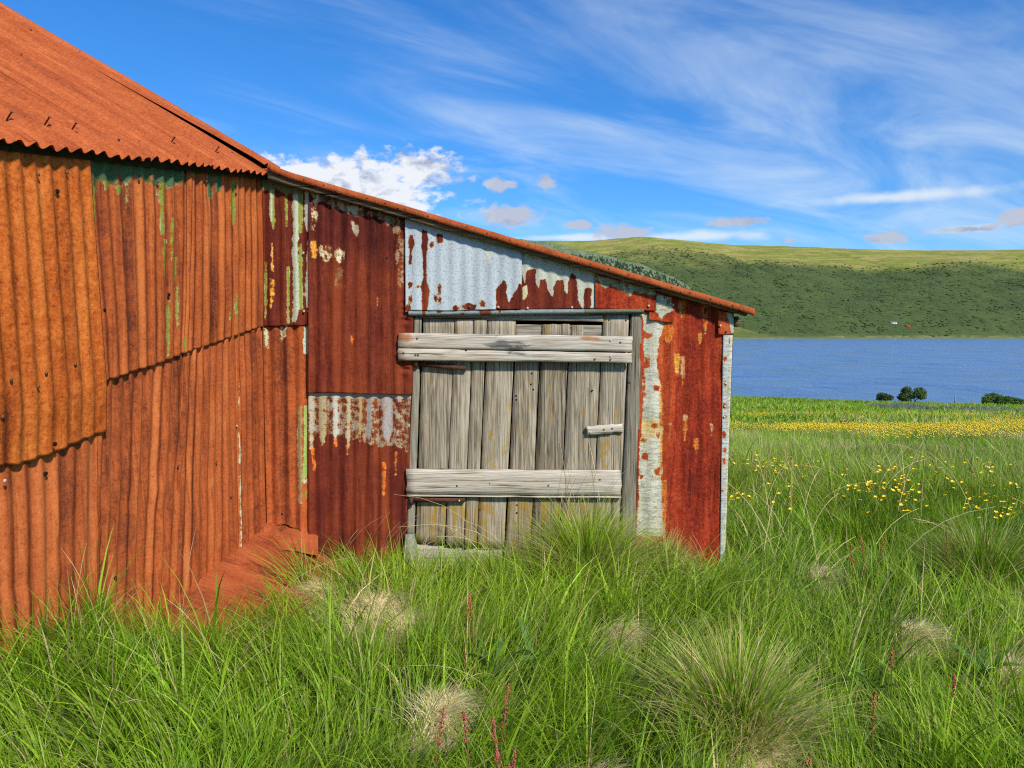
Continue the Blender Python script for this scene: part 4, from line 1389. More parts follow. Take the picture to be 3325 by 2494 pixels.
# corrugated roof of the lean-to, ribs running down the slope
xs_ = np.linspace(XC - 0.02, float(sx_f[-1]) - 0.01, 40)
ysr = np.arange(Y0 - 0.03, YB + 0.1, 0.0095)
XS, YS = np.meshgrid(xs_, ysr)
zl = np.interp(XS, sx_f, zt_f) - 0.016 + 0.008 * np.cos(2 * np.pi * YS / 0.076)
for i, (a, b) in enumerate([(0, 72), (70, 142), (140, 212), (210, len(ysr))]):
    V = np.stack([XS[a:b], YS[a:b], zl[a:b] + 0.001 * (i % 2)], -1)
    nsh = V.shape[:2]
    obj('lean_to_roof_sheet', mesh_np('lean_to_roof_sheet', V.reshape(-1, 3), grid_faces(*nsh), None, (M_ROOF,), {
        'wuv': ('FLOAT_VECTOR', np.stack([YS[a:b], XS[a:b], 0 * XS[a:b]], -1)), 'paint': ('FLOAT', np.zeros(nsh)), 'pcol': ('FLOAT_COLOR', np.ones(nsh + (4,))),
        'tone': ('FLOAT', np.zeros(nsh))}, True), shed)
# rounded end of the wall plate under the eave on the right
pts = Z('r4', (1770, 450), (1770, 712))
cxp, czp = FRONT.hit(*Z('r4', (1768, 590)), -0.10)
tv, tq = lathe([(0, 0), (0.030, 0.0), (0.034, 0.008), (0.034, 2.3), (0, 2.3)], 10)
tv = np.stack([tv[:, 0] * 0.85, tv[:, 2], tv[:, 1]], -1)
flat_part('wall_plate', tv + np.array([float(cxp), Y0 + 0.10, float(czp) + 0.0]), [tuple(f)[::-1] for f in tq], W_DARK, None, (1, 2))

# ---- skirt sheets at the foot of the barn wall
def quad_sheet(name, A, Bq, Cq, D, mat, seed, n=40, bump=0.012):
    A, Bq, Cq, D = [np.array(v, float) for v in (A, Bq, Cq, D)]
    U, V = np.meshgrid(np.linspace(0, 1, n), np.linspace(0, 1, n))
    P = ((1 - U)[..., None] * A + U[..., None] * Bq) * (1 - V)[..., None] + ((1 - U)[..., None] * D + U[..., None] * Cq) * V[..., None]
    nr = np.cross(Bq - A, D - A)
    nr = nr / np.linalg.norm(nr)
    if nr[2] < 0:
        nr = -nr
    P = P + nr * (bump * 2 * (fbm(U * 3 + seed, V * 3, seed, 3) - 0.5))[..., None]
    e = 0.02 * (fbm(U * 6 + seed, V * 0 + seed, seed + 5, 3) - 0.5) * V
    P = P + (D - A) / np.linalg.norm(D - A) * e[..., None]
    wuv = np.stack([U * np.linalg.norm(Bq - A) + seed, V * np.linalg.norm(D - A), 0 * U], -1)
    me = mesh_np(name, P.reshape(-1, 3), grid_faces(n, n), None, (mat,), {'wuv': ('FLOAT_VECTOR', wuv), 'paint': ('FLOAT', np.zeros(U.shape)),
                 'pcol': ('FLOAT_COLOR', np.ones(U.shape + (4,))), 'tone': ('FLOAT', np.full(U.shape, 0.02))}, True)
    o = obj(name, me, shed)
    md = o.modifiers.new('thickness', 'SOLIDIFY')
    md.thickness = 0.002
    return o


M_SK = rust_mat('rust_skirt', (0.12, 0.030, 0.014), (0.29, 0.066, 0.022), (0.42, 0.11, 0.04), (3, 2), 1.8, 1.0)
quad_sheet('skirt_sheet', LEFT.pos(1.50, 0.13, -0.016), LEFT.pos(-0.01, 0.30, -0.016), LEFT.pos(0.03, 0.06, 0.58), LEFT.pos(1.40, 0.02, 0.50), M_SK, 3, 40, 0.006)
b0 = FRONT.pos(XC - 0.01, 0.325, -0.016)
b1 = FRONT.pos(float(FRONT.hit(1030, 1700, 0)[0]), 0.245, -0.016)
quad_sheet('skirt_sheet', b0, b1, b1 + np.array([0.05, -0.20, -0.075]), LEFT.pos(0.20, 0.232, 0.035), M_SK, 8, 30, 0.005)

# ---- the door
door = empty('door', (0, 0, 0), shed)
lich = lambda px, py: 0.075 * sstep(1560, 1660, py) - 0.02


def zl6(x0, x1, xa, xb, y0, y1):
    """a board of the lower door: left/right edge at the top and at the bottom, in the door enlargement"""
    return [Z(6, (x0, y0)), Z(6, (x1, y0)), Z(6, (xb, y1)), Z(6, (xa, y1))]


# left and right door posts belong to the wall
plank('door_post', shed, FRONT, [Z(5, (233, 842)), Z(5, (292, 842)), Z(6, (222, 1400)), Z(6, (164, 1400))], 0.012, 0.09, W_POST, 1, 0.002, 31)
plank('door_post', shed, FRONT, [Z(5, (1966, 822)), Z(5, (2050, 812)), Z(6, (1940, 1480)), Z(6, (1806, 1480))], 0.014, 0.09, W_POST, 1, 0.002, 32)
boards = [  # top-left x, top-right x, bottom-left x, bottom-right x, top y, bottom y (enlargement 6 coordinates)
    (283, 519, 236, 459, -277, 1452), (524, 664, 465, 603, -275, 1478), (669, 768, 607, 703, -272, 1484), (777, 989, 710, 916, -268, 1492),
    (999, 1188, 922, 1112, -60, 1640), (1197, 1405, 1119, 1330, -230, 1600), (1415, 1655, 1338, 1585, -60, 1600), (1664, 1864, 1592, 1803, -308, 1600)]
for i, (a0, a1, b0_, b1_, y0, y1) in enumerate(boards):
    sh = 0.0
    # the measured edges are at y = 90; carry the lean of the board up to its real top
    lean0, lean1 = (b0_ - a0) / (y1 - 90.0), (b1_ - a1) / (y1 - 90.0)
    plank('door_board', door, FRONT, [Z(6, (a0 + lean0 * (y0 - 90), y0)), Z(6, (a1 + lean1 * (y0 - 90), y0)), Z(6, (b1_, y1 + (12 if i == 0 else 0))), Z(6, (b0_, y1))],
          -0.004 + 0.003 * (i % 3), 0.024, W_BOARD, 1, 0.0022, 40 + i, lich, None, 0.003)
plank('door_board', door, FRONT, Z(5, (1486, 926), (1584, 928), (1584, 1030), (1486, 1030)), -0.004, 0.024, W_BOARD, 1, 0.002, 49, lich, None, 0.003)
plank('door_rail', door, FRONT, Z(5, (300, 842), (1742, 838), (1742, 897), (300, 872)), 0.004, 0.02, W_RAIL, 0, 0.002, 52)
plank('door_rail', door, FRONT, Z(5, (1040, 918), (1745, 925), (1745, 1060), (1040, 1060)), -0.014, 0.02, W_RAIL, 0, 0.003, 53)
dark_bar = lambda px, py: 0.13 * np.exp(-((px - 1580) / 120) ** 2 - ((py - 1115) / 36) ** 2) + 0.07 * np.exp(-((px - 1720) / 90) ** 2 - ((py - 1140) / 20) ** 2) - 0.07
stn = lambda px, py: 0.75 * np.exp(-((px - 1310) / 45) ** 2 - ((py - 1095) / 22) ** 2) + 0.9 * np.exp(-((px - 1915) / 42) ** 2 - ((py - 1098) / 9) ** 2)
ub = plank('door_bar', door, FRONT, None, 0.062, 0.027, W_BARX, 0, 0.004, 61, dark_bar, stn, 0.005,
           [Z(5, (108, 986), (1976, 1012), (1972, 1138), (104, 1108)), Z(5, (103, 1110), (1972, 1147), (1968, 1226), (102, 1206))])
ub['label'] = 'bleached upper plank across the door, dark weathered patch in the middle'
lb = plank('door_bar', door, FRONT, None, 0.036, 0.034, W_BARX, 0, 0.004, 62, lambda px, py: -0.09 + 0 * px, None, 0.005,
           [Z(6, (166, 888), (1818, 898), (1818, 1092), (168, 1082)), Z(6, (168, 1085), (1818, 1097), (1818, 1108), (168, 1098))])
lb['label'] = 'bleached lower plank across the door'
plank('latch', door, FRONT, Z(6, (1552, 556), (1828, 540), (1832, 606), (1560, 626)), 0.028, 0.024, W_BARX, 0, 0.006, 63, lambda px, py: -0.08 + 0 * px, None, 0.010)
for pts, f in (([(255, 52), (628, 92), (626, 124), (252, 92)], 0.030), ([(212, 1104), (616, 1112), (616, 1138), (212, 1139)], 0.030)):
    s_, z_ = zip(*[FRONT.hit(*Z(6, p), f) for p in pts])
    V = [FRONT.pos(s_[i], z_[i], f) for i in range(4)] + [FRONT.pos(s_[i], z_[i], 0.0) for i in range(4)]
    hv = obj('hinge_strap', mesh_np('hinge_strap', V, [(3, 2, 1, 0), (0, 1, 5, 4), (1, 2, 6, 5), (2, 3, 7, 6), (3, 0, 4, 7)], None, (M_IRON,)), door)
for (x, y) in [(238, 68), (200, 1130)]:
    s, z = FRONT.hit(*Z(6, (x, y)), 0.035)
    tv, tq = lathe([(0, -0.026), (0.013, -0.026), (0.013, 0.016), (0.009, 0.022), (0, 0.022)], 10)
    obj('hinge_pin', mesh_np('hinge_pin', tv, tq, None, (M_IRON,), None, True), door, (float(s), Y0 - 0.03, float(z)))
# nails in the bars, the latch and the boards
for (f, x, y, off, me) in [(5, 258, 1028, 0.063, ME_NAIL), (5, 148, 1145, 0.063, ME_NAIL), (5, 245, 1160, 0.063, ME_NAIL), (5, 265, 1162, 0.063, ME_NAIL), (5, 1880, 1060, 0.063, ME_NAIL),
                           (5, 1800, 1172, 0.063, ME_NAILP), (5, 1800, 1198, 0.063, ME_NAIL), (5, 1675, 1195, 0.063, ME_NAIL), (5, 648, 1123, 0.063, ME_HOLE), (5, 1800, 1046, 0.063, ME_NAILP),
                           (6, 1258, 1010, 0.037, ME_NAIL), (6, 555, 1012, 0.037, ME_NAIL), (6, 810, 990, 0.037, ME_NAILP), (6, 1655, 965, 0.037, ME_NAIL), (6, 1685, 580, 0.029, ME_NAIL),
                           (6, 1580, 602, 0.029, ME_NAILP), (6, 1750, 572, 0.029, ME_NAIL), (6, 572, 1128, 0.031, ME_NAILP), (6, 1130, 148, 0.0, ME_HOLE), (6, 1124, 232, 0.0, ME_HOLE),
                           (6, 1142, 272, 0.0, ME_HOLE), (6, 1375, 132, 0.001, ME_NAIL), (6, 1595, 280, 0.003, ME_HOLE), (6, 1015, 1222, 0.001, ME_HOLE), (6, 1018, 1158, 0.001, ME_NAIL),
                           (6, 735, 1190, 0.001, ME_NAIL), (6, 1155, 1165, 0.001, ME_NAIL), (6, 1010, 320, 0.001, ME_HOLE), (6, 1012, 350, 0.001, ME_HOLE), (6, 1882, 215, 0.015, ME_NAIL),
                           (5, 1790, 878, 0.0, ME_NAIL), (5, 1925, 882, 0.0, ME_NAIL)]:
    s, z = FRONT.hit(*Z(f, (x, y)), off)
    nail(door, (float(s), Y0 - off, float(z)), (0, -1, 0), me, 'nail_hole' if me is ME_HOLE else 'nail', 1.0)

# ---- lintel flashing, threshold, footing
M_ZN = rust_mat('zinc_flashing', (0.05, 0.016, 0.012), (0.12, 0.035, 0.018), (0.22, 0.07, 0.025), (9, 0.5), 0.9, 1.0)
pz = Paint((0.20, 0.245, 0.25), 6)
for (cx, cy, rx, ry) in [(310, 828, 14, 28), (800, 818, 46, 26), (915, 812, 12, 12), (430, 812, 18, 14), (620, 835, 26, 8)]:
    pz.ell(5, cx, cy, rx, ry, None)
pz.poly(Z(5, (1590, 780), (2080, 780), (2080, 850), (1590, 850)), (0.12, 0.145, 0.105), 1.5)
sheet('lintel_flashing', shed, FRONT, Z(5, (185, 806)), Z(5, (2068, 790)), Z(5, (2066, 832)), Z(5, (186, 853)), 0.046, M_ZN, 0.3, 0.0, None,
      Z(5, (180, 806), (500, 812), (640, 803), (780, 803), (1000, 800), (1200, 796), (1600, 794), (1900, 789), (2070, 792)), pz, 0.003, 0.0058, 24, 0, None,
      lambda U, V: -0.016 * (2 * V - 1) ** 2 * 1.0)
plank('threshold', shed, FRONT, Z(6, (232, 1456), (905, 1496), (892, 1720), (232, 1700)), -0.020, 0.10, wood_mat('mossy_threshold', (0.09, 0.09, 0.06), (0.25, 0.25, 0.19),
      (0.42, 0.42, 0.35), 0.05, 0, 0), 0, 0.003, 71)
s0_, z0_ = FRONT.hit(*Z(6, (146, 1398)), 0.05)
s1_, z1_ = FRONT.hit(*Z(6, (238, 1600)), 0.05)
fb = []
for dy_ in (-0.055, 0.12):
    for (kx, kz) in [(0.1, 0), (0.75, 0), (1.0, 0.42), (1.25, 1.4), (-0.1, 1.4)]:
        fb.append((float(s0_) + kx * float(s1_ - s0_), Y0 + dy_, float(z0_) + kz * float(z1_ - z0_)))
flat_part('footing_block', fb, [(4, 3, 2, 0), (2, 1, 0), (0, 1, 6, 5), (1, 2, 7, 6), (2, 3, 8, 7), (4, 0, 5, 9)], M_CONC)

# nails of the wall sheets
for (o, f, x, y, wall, lay, me) in [(sA, 3, 70, 160, LEFT, 0.044, ME_NAIL), (sA, 3, 292, 120, LEFT, 0.044, ME_NAIL), (sA, 3, 477, 65, LEFT, 0.044, ME_NAIL), (sA, 3, 15, 398, LEFT, 0.044, ME_NAIL),
                                    (sA, 3, 240, 205, LEFT, 0.044, ME_NAIL), (sA, 3, 350, 570, LEFT, 0.044, ME_HOLE), (sA, 2, 257, 242, LEFT, 0.044, ME_NAIL), (sA, 2, 390, 355, LEFT, 0.044, ME_HOLE),
                                    (sA, 2, 390, 105, LEFT, 0.044, ME_HOLE), (sA, 2, 450, 228, LEFT, 0.044, ME_NAIL), (sB1, 2, 935, 278, LEFT, 0.028, ME_NAIL), (sB1, 2, 1062, 290, LEFT, 0.028, ME_NAIL),
                                    (sB1, 2, 705, 1155, LEFT, 0.028, ME_HOLE), (sB1, 2, 1140, 1052, LEFT, 0.028, ME_HOLE), (sB2, 2, 1390, 290, LEFT, 0.026, ME_NAIL), (sB2, 2, 1590, 318, LEFT, 0.026, ME_NAIL),
                                    (sB2, 2, 1590, 368, LEFT, 0.026, ME_NAIL), (sC3, 3, 1375, 680, LEFT, 0.008, ME_NAIL), (sC2, 3, 1130, 705, LEFT, 0.007, ME_NAIL), (sC3, 3, 1500, 455, LEFT, 0.008, ME_NAILP),
                                    (sC2, 3, 735, 1420, LEFT, 0.007, ME_HOLE), (sC3, 3, 1467, 900, LEFT, 0.008, ME_NAIL), (sC1, 3, 292, 757, LEFT, 0.010, ME_HOLE), (sC1, 3, 28, 803, LEFT, 0.026, ME_NAILP),
                                    (F1b, 'r3', 435, 975, FRONT, 0.008, ME_NAIL), (F1a, 4, 350, 1303, FRONT, 0.023, ME_NAILP), (F1a, 4, 345, 820, FRONT, 0.023, ME_NAILP),
                                    (F3, 5, 675, 778, FRONT, 0.044, ME_NAIL), (F3, 5, 1138, 787, FRONT, 0.044, ME_NAILP), (F4, 5, 1493, 782, FRONT, 0.032, ME_NAILP), (F5, 5, 2105, 770, FRONT, 0.038, ME_NAILP),
                                    (F3, 5, 905, 780, FRONT, 0.044, ME_NAILP), (P1, 'r4', 700, 310, FRONT, 0.029, ME_NAILP), (P2, 'r4', 1487, 655, FRONT, 0.035, ME_NAILP),
                                    (P2, 'r4', 1590, 750, FRONT, 0.035, ME_NAIL), (trim, 7, 709, 690, FRONT, 0.024, ME_NAILP), (trim, 7, 705, 820, FRONT, 0.024, ME_NAILP), (trim, 7, 702, 880, FRONT, 0.024, ME_NAILP),
                                    (F2a, 4, 1032, 862, FRONT, 0.034, ME_HOLE), (F2a, 4, 500, 1600, FRONT, 0.034, ME_HOLE)]:
    s, z = wall.hit(*Z(f, (x, y)), lay)
    P = wall.pos(float(s), float(z), lay)
    nail(o, P, (wall.n[0], wall.n[1], 0), me, 'nail_hole' if me is ME_HOLE else 'nail', 1.5 if me is ME_HOLE else 1.2)
# children measured in world space: undo the parent's offset
for o in list(COL.objects):
    if o.parent is shed:
        o.matrix_parent_inverse = SHED_INV
door.matrix_parent_inverse = SHED_INV

# ================================================================== GRASS
M_GRASS, t = new_mat('grass_blades')
gcol = t.attr('col', 'Color')
d = t.bsdf(gcol, 0.5, None, 0.28)
tr = t.add('ShaderNodeBsdfTranslucent')
t.l.new(t.mix(1.0, gcol, (1.15, 1.2, 0.7), 'MULTIPLY'), tr.inputs[0])
mx = t.add('ShaderNodeMixShader')
mx.inputs[0].default_value = 0.40
t.l.new(d, mx.inputs[1])
t.l.new(tr.outputs[0], mx.inputs[2])
t.out(mx.outputs[0])


def blade_mesh(name, X, Y, Zb, L, ang, lean, wd, col, segs=4, face=None, sink=0.02):
    n = len(X)
    tt = np.linspace(0, 1, segs + 1)[None, :]
    lean = lean[:, None]
    hor = L[:, None] * lean * (0.25 * tt + 0.75 * tt ** 1.9)
    ver = L[:, None] * (tt * np.sqrt(np.maximum(0.05, 1 - 0.35 * lean ** 2)) - 0.42 * lean * tt ** 2.4)
    cx = X[:, None] + np.cos(ang)[:, None] * hor
    cy = Y[:, None] + np.sin(ang)[:, None] * hor
    cz = Zb[:, None] - sink + ver
    fa = rng.uniform(0, 2 * np.pi, n) if face is None else face
    wx = (np.cos(fa) * wd)[:, None] * (1 - tt ** 1.6) * 0.5
    wy = (np.sin(fa) * wd)[:, None] * (1 - tt ** 1.6) * 0.5
    m_ = 2 * segs + 1
    V = np.zeros((n, m_, 3))
    V[:, 0:2 * segs:2, 0] = (cx - wx)[:, :segs]
    V[:, 0:2 * segs:2, 1] = (cy - wy)[:, :segs]
    V[:, 0:2 * segs:2, 2] = cz[:, :segs]
    V[:, 1:2 * segs:2, 0] = (cx + wx)[:, :segs]
    V[:, 1:2 * segs:2, 1] = (cy + wy)[:, :segs]
    V[:, 1:2 * segs:2, 2] = cz[:, :segs]
    V[:, -1, 0], V[:, -1, 1], V[:, -1, 2] = cx[:, -1], cy[:, -1], cz[:, -1]
    off = (np.arange(n) * m_)[:, None, None]
    q = np.array([(2 * k, 2 * k + 1, 2 * k + 3, 2 * k + 2) for k in range(segs - 1)])
    Q = (q[None] + off).reshape(-1, 4) if segs > 1 else None
    T = (np.array([[2 * segs - 2, 2 * segs - 1, 2 * segs]])[None] + off).reshape(-1, 3)
    C = np.ones((n, m_, 4))
    C[:, :, :3] = col[:, None, :]
    return mesh_np(name, V.reshape(-1, 3), Q, T, (M_GRASS,), {'col': ('FLOAT_COLOR', C.reshape(-1, 4))}, True)


def inside(x, y, m=0.02):
    front = (y > Y0 - m) & (x > XC - 0.05) & (x < XR + m) & (y < YB + 0.1)
    sl_ = (x - XC) * LEFT.n[0] + (y - Y0) * LEFT.n[1]
    return front | ((sl_ < m + 0.02) & (y < Y0 + 0.3) & (y > 1.2)) | ((x < XC) & (y >= Y0))


def skirt_zone(x, y):
    sl_ = (x - XC) * LEFT.n[0] + (y - Y0) * LEFT.n[1]
    ss = (x - XC) * LEFT.t[0] + (y - Y0) * LEFT.t[1]
    lim = np.interp(ss, [-0.3, 0.0, 0.3, 0.8, 1.2, 1.45], [0.32, 0.38, 0.40, 0.40, 0.34, 0.12])
    return (sl_ < lim) & (ss > 0.0) & (ss < 1.45)


def palette(n, x, y, straw):
    """grass colours: bright and blue greens in drifts, some straw"""
    g1, g2, g3 = np.array([0.190, 0.335, 0.018]), np.array([0.365, 0.500, 0.038]), np.array([0.085, 0.210, 0.030])
    a = fbm(x * 1.1, y * 1.1, 70, 3)
    k = np.clip(a * 1.6 - 0.3 + rng.normal(0, 0.25, n), 0, 1)[:, None]
    c = g1 * (1 - k) + g2 * k
    b = (rng.random(n) < np.clip(0.9 * (fbm(x * 0.8 + 9, y * 0.8, 74, 3) - 0.25), 0, 1))[:, None]
    c = np.where(b, c * 0.45 + g3 * 0.6, c)
    c = c * rng.uniform(0.6, 1.4, n)[:, None]
    s = (rng.random(n) < straw)[:, None]
    st = np.array([0.52, 0.43, 0.20]) * rng.uniform(0.6, 1.35, n)[:, None] + np.array([0.0, 0.02, 0.0]) * rng.random(n)[:, None]
    return np.where(s, st, c)


def flow(x, y):
    a = fbm(x * 0.55 + 3, y * 0.55, 80, 3) * 4.6 * np.pi + 1.2
    a2 = fbm(x * 2.4, y * 2.4, 82, 2) * 2 * np.pi
    return a, a2


def thatchness(x, y):
    v = np.zeros(x.shape)
    for (mx_, my_, r, h) in TH:
        v = np.maximum(v, np.exp(-(((x - mx_) ** 2 + (y - my_) ** 2) / (r * r)) ** 1.3))
    return v


def scatter(n, y0, y1, pw, left, right, seed):
    r_ = np.random.default_rng(seed)
    y = y0 + (y1 - y0) * r_.random(n) ** pw
    lo_ = np.where(y < 5.2, left * y - 0.3, 0.20 * y)
    hi_ = right * y + 0.5
    x = lo_ + (hi_ - lo_) * r_.random(n)
    return x, y


# --- near grass, blade by blade: loose blades and tufts
x, y = scatter(95000, 1.35, 9.0, 0.72, -0.72, 0.76, 1)
cxx, cyy = scatter(4200, 1.35, 9.0, 0.72, -0.72, 0.76, 7)
ci = rng.integers(0, len(cxx), 100000)
tr_ = np.abs(rng.normal(0, 0.030, len(ci)))
ta_ = rng.uniform(0, 2 * np.pi, len(ci))
x = np.concatenate([x, cxx[ci] + tr_ * np.cos(ta_)])
y = np.concatenate([y, cyy[ci] + tr_ * np.sin(ta_)])
tuft = np.concatenate([np.full(95000, -1), ci])
tang = np.concatenate([np.zeros(95000), ta_])
ok = ~inside(x, y)
ok &= ~(skirt_zone(x, y))
ok &= ~((y > 5.2) & (x < 0.22 * y))
th_ = thatchness(x, y)
ok &= rng.random(len(x)) > 0.90 * th_
x, y, tuft, tang, th_ = x[ok], y[ok], tuft[ok], tang[ok], th_[ok]
n = len(x)
a, a2 = flow(x, y)
clump = fbm(x * 3.2, y * 3.2, 85, 2)
hgt_n = fbm(x * 0.9 + 30, y * 0.9, 88, 3)
dw = np.minimum(np.abs(Y0 - y) + np.maximum(np.abs(x) - 1.3, 0) * 2, 1.5)
L = (0.14 + 0.22 * hgt_n + 0.14 * clump) * rng.uniform(0.5, 1.2, n) * (0.62 + 0.38 * sstep(0, 0.6, dw))
front_th = np.maximum(thatchness(x, y + 0.16), thatchness(x, y + 0.30))
L *= 1 - 0.62 * front_th
L *= np.where((rng.random(n) < 0.03), 1.5, 1.0)
tk = rng.random(4200)
inT = tuft >= 0
L = np.where(inT, L * (0.75 + 0.6 * tk[np.maximum(tuft, 0)]), L)
ang = a + rng.normal(0, 0.6, n) + 0.5 * np.sin(a2)
ang = np.where(inT & (rng.random(n) < 0.6), tang + rng.normal(0, 0.4, n), ang)
lean = np.clip(0.30 + 0.55 * fbm(x * 0.8 + 7, y * 0.8, 90, 2) + rng.normal(0, 0.22, n), 0.05, 1.08)
straw = np.clip(0.05 + 0.55 * th_ + 0.22 * sstep(5.4, 7.0, y) + 0.35 * np.clip(fbm(x * 1.5, y * 1.5, 93, 3) - 0.52, 0, 1), 0, 0.8)
col = palette(n, x, y, straw)
tc_ = 0.72 + 0.56 * rng.random(4200)
col = np.where(inT[:, None], col * tc_[np.maximum(tuft, 0)][:, None], col)
wd = rng.uniform(0.0034, 0.0072, n) * (0.85 + 0.05 * y)
broad = rng.random(n) < 0.10
wd = np.where(broad, wd * 2.0, wd)
L = np.where(broad, L * 1.15, L)
o = obj('meadow_grass', blade_mesh('meadow_grass', x, y, ground(x, y), L, ang, lean, wd, col, 4))
tag(o, 'long green grass blown flat around the shed', None, None, 'stuff')

# --- thatch: flattened dry grass on the hummocks
X, Yq, Lq = [], [], []
for (mx_, my_, r, h) in TH:
    k = int(8500 * r)
    rr = r * np.abs(rng.normal(0, 0.62, k))
    aa = rng.uniform(0, 2 * np.pi, k)
    rot, st1 = rng.uniform(0, np.pi), rng.uniform(1.1, 1.9)
    ex, ey = rr * np.cos(aa) * st1, rr * np.sin(aa) / st1 ** 0.5
    X.append(mx_ + ex * np.cos(rot) - ey * np.sin(rot))
    Yq.append(my_ + ex * np.sin(rot) + ey * np.cos(rot))
x, y = np.concatenate(X), np.concatenate(Yq)
ok = ~inside(x, y)
x, y = x[ok], y[ok]
n = len(x)
a, a2 = flow(x, y)
col = np.array([0.84, 0.73, 0.46]) * rng.uniform(0.7, 1.15, n)[:, None]
o = obj('dry_thatch', blade_mesh('dry_thatch', x, y, ground(x, y) + 0.03, rng.uniform(0.09, 0.20, n), a + rng.normal(0, 0.8, n), rng.uniform(0.95, 1.2, n),
                                 rng.uniform(0.002, 0.004, n), col, 3))
tag(o, 'pale flattened dead grass on low hummocks', None, None, 'stuff')

# --- middle distance to the right of the shed
x, y = scatter(70000, 8.0, 34.0, 0.75, 0.18, 0.78, 2)
ok = ~inside(x, y)
x, y = x[ok], y[ok]
n = len(x)
a, a2 = flow(x * 0.5, y * 0.5)
hgt_n = fbm(x * 0.5 + 30, y * 0.5, 88, 3)
L = (0.16 + 0.32 * hgt_n) * rng.uniform(0.6, 1.3, n)
dry = fbm(x * 0.45, y * 0.45, 95, 4)
col = palette(n, x * 0.5, y * 0.5, np.clip(0.16 + 2.2 * (dry - 0.47) + 0.25 * np.exp(-((y - 19) / 5.0) ** 2), 0.05, 0.8))
o = obj('meadow_grass', blade_mesh('meadow_grass', x, y, ground(x, y), L, a + rng.normal(0, 0.6, n), np.clip(0.35 + 0.4 * dry + rng.normal(0, 0.2, n), 0.05, 1.0),
                                   rng.uniform(0.006, 0.011, n) * (0.6 + 0.035 * y), col, 3, rng.normal(0, 0.7, n)))
tag(o, 'long mixed green and straw grass in the middle of the meadow', None, None, 'stuff')

# --- far meadow
x, y = scatter(62000, 30.0, 121.0, 0.8, 0.18, 0.78, 3)
n = len(x)
dry = fbm(x * 0.10, y * 0.10, 97, 4)
col = palette(n, x * 0.12, y * 0.12, np.clip(0.10 + 1.6 * (dry - 0.48), 0.03, 0.6) * (1 - sstep(60, 90, y)))
col = col * (1 - 0.15 * sstep(60, 100, y))[:, None]
L = (0.22 + 0.35 * fbm(x * 0.3, y * 0.3, 98, 3)) * rng.uniform(0.6, 1.3, n)
o = obj('meadow_grass', blade_mesh('meadow_grass', x, y, ground(x, y), L, rng.uniform(0, 6.28, n), rng.uniform(0.1, 0.8, n), rng.uniform(0.05, 0.11, n) * (0.4 + 0.012 * y), col, 2,
                                   rng.normal(0, 0.6, n)))
tag(o, 'distant green meadow grass sloping to the lake', None, None, 'stuff')


# --- tussocks that stand out as single things
def tussock(name, cx, cy, rad, n, L0, straw, label, up=0.0, green=1.0, seed=0):
    r_ = np.random.default_rng(seed)
    rr = rad * np.sqrt(r_.random(n)) * 0.55
    aa = r_.uniform(0, 2 * np.pi, n)
    x = cx + rr * np.cos(aa)
    y = cy + rr * np.sin(aa)
    ang = aa + r_.normal(0, 0.45, n)
    k = rr / (rad * 0.55)
    lean = np.clip(0.18 + 0.85 * k * r_.uniform(0.5, 1.2, n), 0.05, 1.15)
    L = L0 * r_.uniform(0.45, 1.2, n)
    dome = 0.14 * (1 - k ** 2)
    y = np.minimum(y, Y0 - 0.05) if cy < Y0 else y
    col = palette(n, x, y, np.clip(straw * (0.5 + k), 0, 0.9)) * green
    me = blade_mesh(name, x - cx, y - cy, ground(x, y) + dome - float(ground(cx, cy)), L, ang, lean, r_.uniform(0.0035, 0.0072, n), col, 5)
    V = np.zeros(len(me.vertices) * 3)
    me.vertices.foreach_get('co', V)
    V = V.reshape(-1, 3)
    lim = Y0 - cy - 0.06
    V[:, 1] = np.where(V[:, 1] > lim, lim - 0.25 * (V[:, 1] - lim), V[:, 1])
    me.vertices.foreach_set('co', V.ravel())
    o = obj(name, me, None, (cx, cy, float(ground(cx, cy))))
    return tag(o, label, 'grass tussock')


tx, ty = to_ground(*Z('d', (1262, 1225)), 0.05)
tussock('grass_tussock', tx, min(ty, 4.38), 0.42, 3000, 0.47, 0.30, 'big bushy grass tussock growing right in front of the wooden door', 0, 1.0, 3)
tx, ty = to_ground(*Z('d', (1400, 1190)), 0.05)
tussock('grass_tussock', tx, min(ty, 4.50), 0.24, 1300, 0.24, 0.55, 'small straw-coloured tussock at the foot of the white painted strip', 0, 1.0, 4)
tx, ty = to_ground(*Z('d', (1590, 1585)), 0.05)
tussock('grass_tussock', tx, ty, 0.36, 1900, 0.40, 0.45, 'large half-dead straw and green tussock in the foreground grass', 0, 1.1, 5)
tx, ty = to_ground(*Z('d', (2120, 1270)), 0.05)
tussock('grass_tussock', tx, ty, 0.38, 1800, 0.45, 0.30, 'blue-green tussock with long blades near the right picture edge', 0, 0.85, 6)

# --- tall dry stems
M_STEM, t = new_mat('dry_stems')
sc_ = t.attr('col', 'Color')
t.out(t.bsdf(sc_, 0.7, None, 0.2))


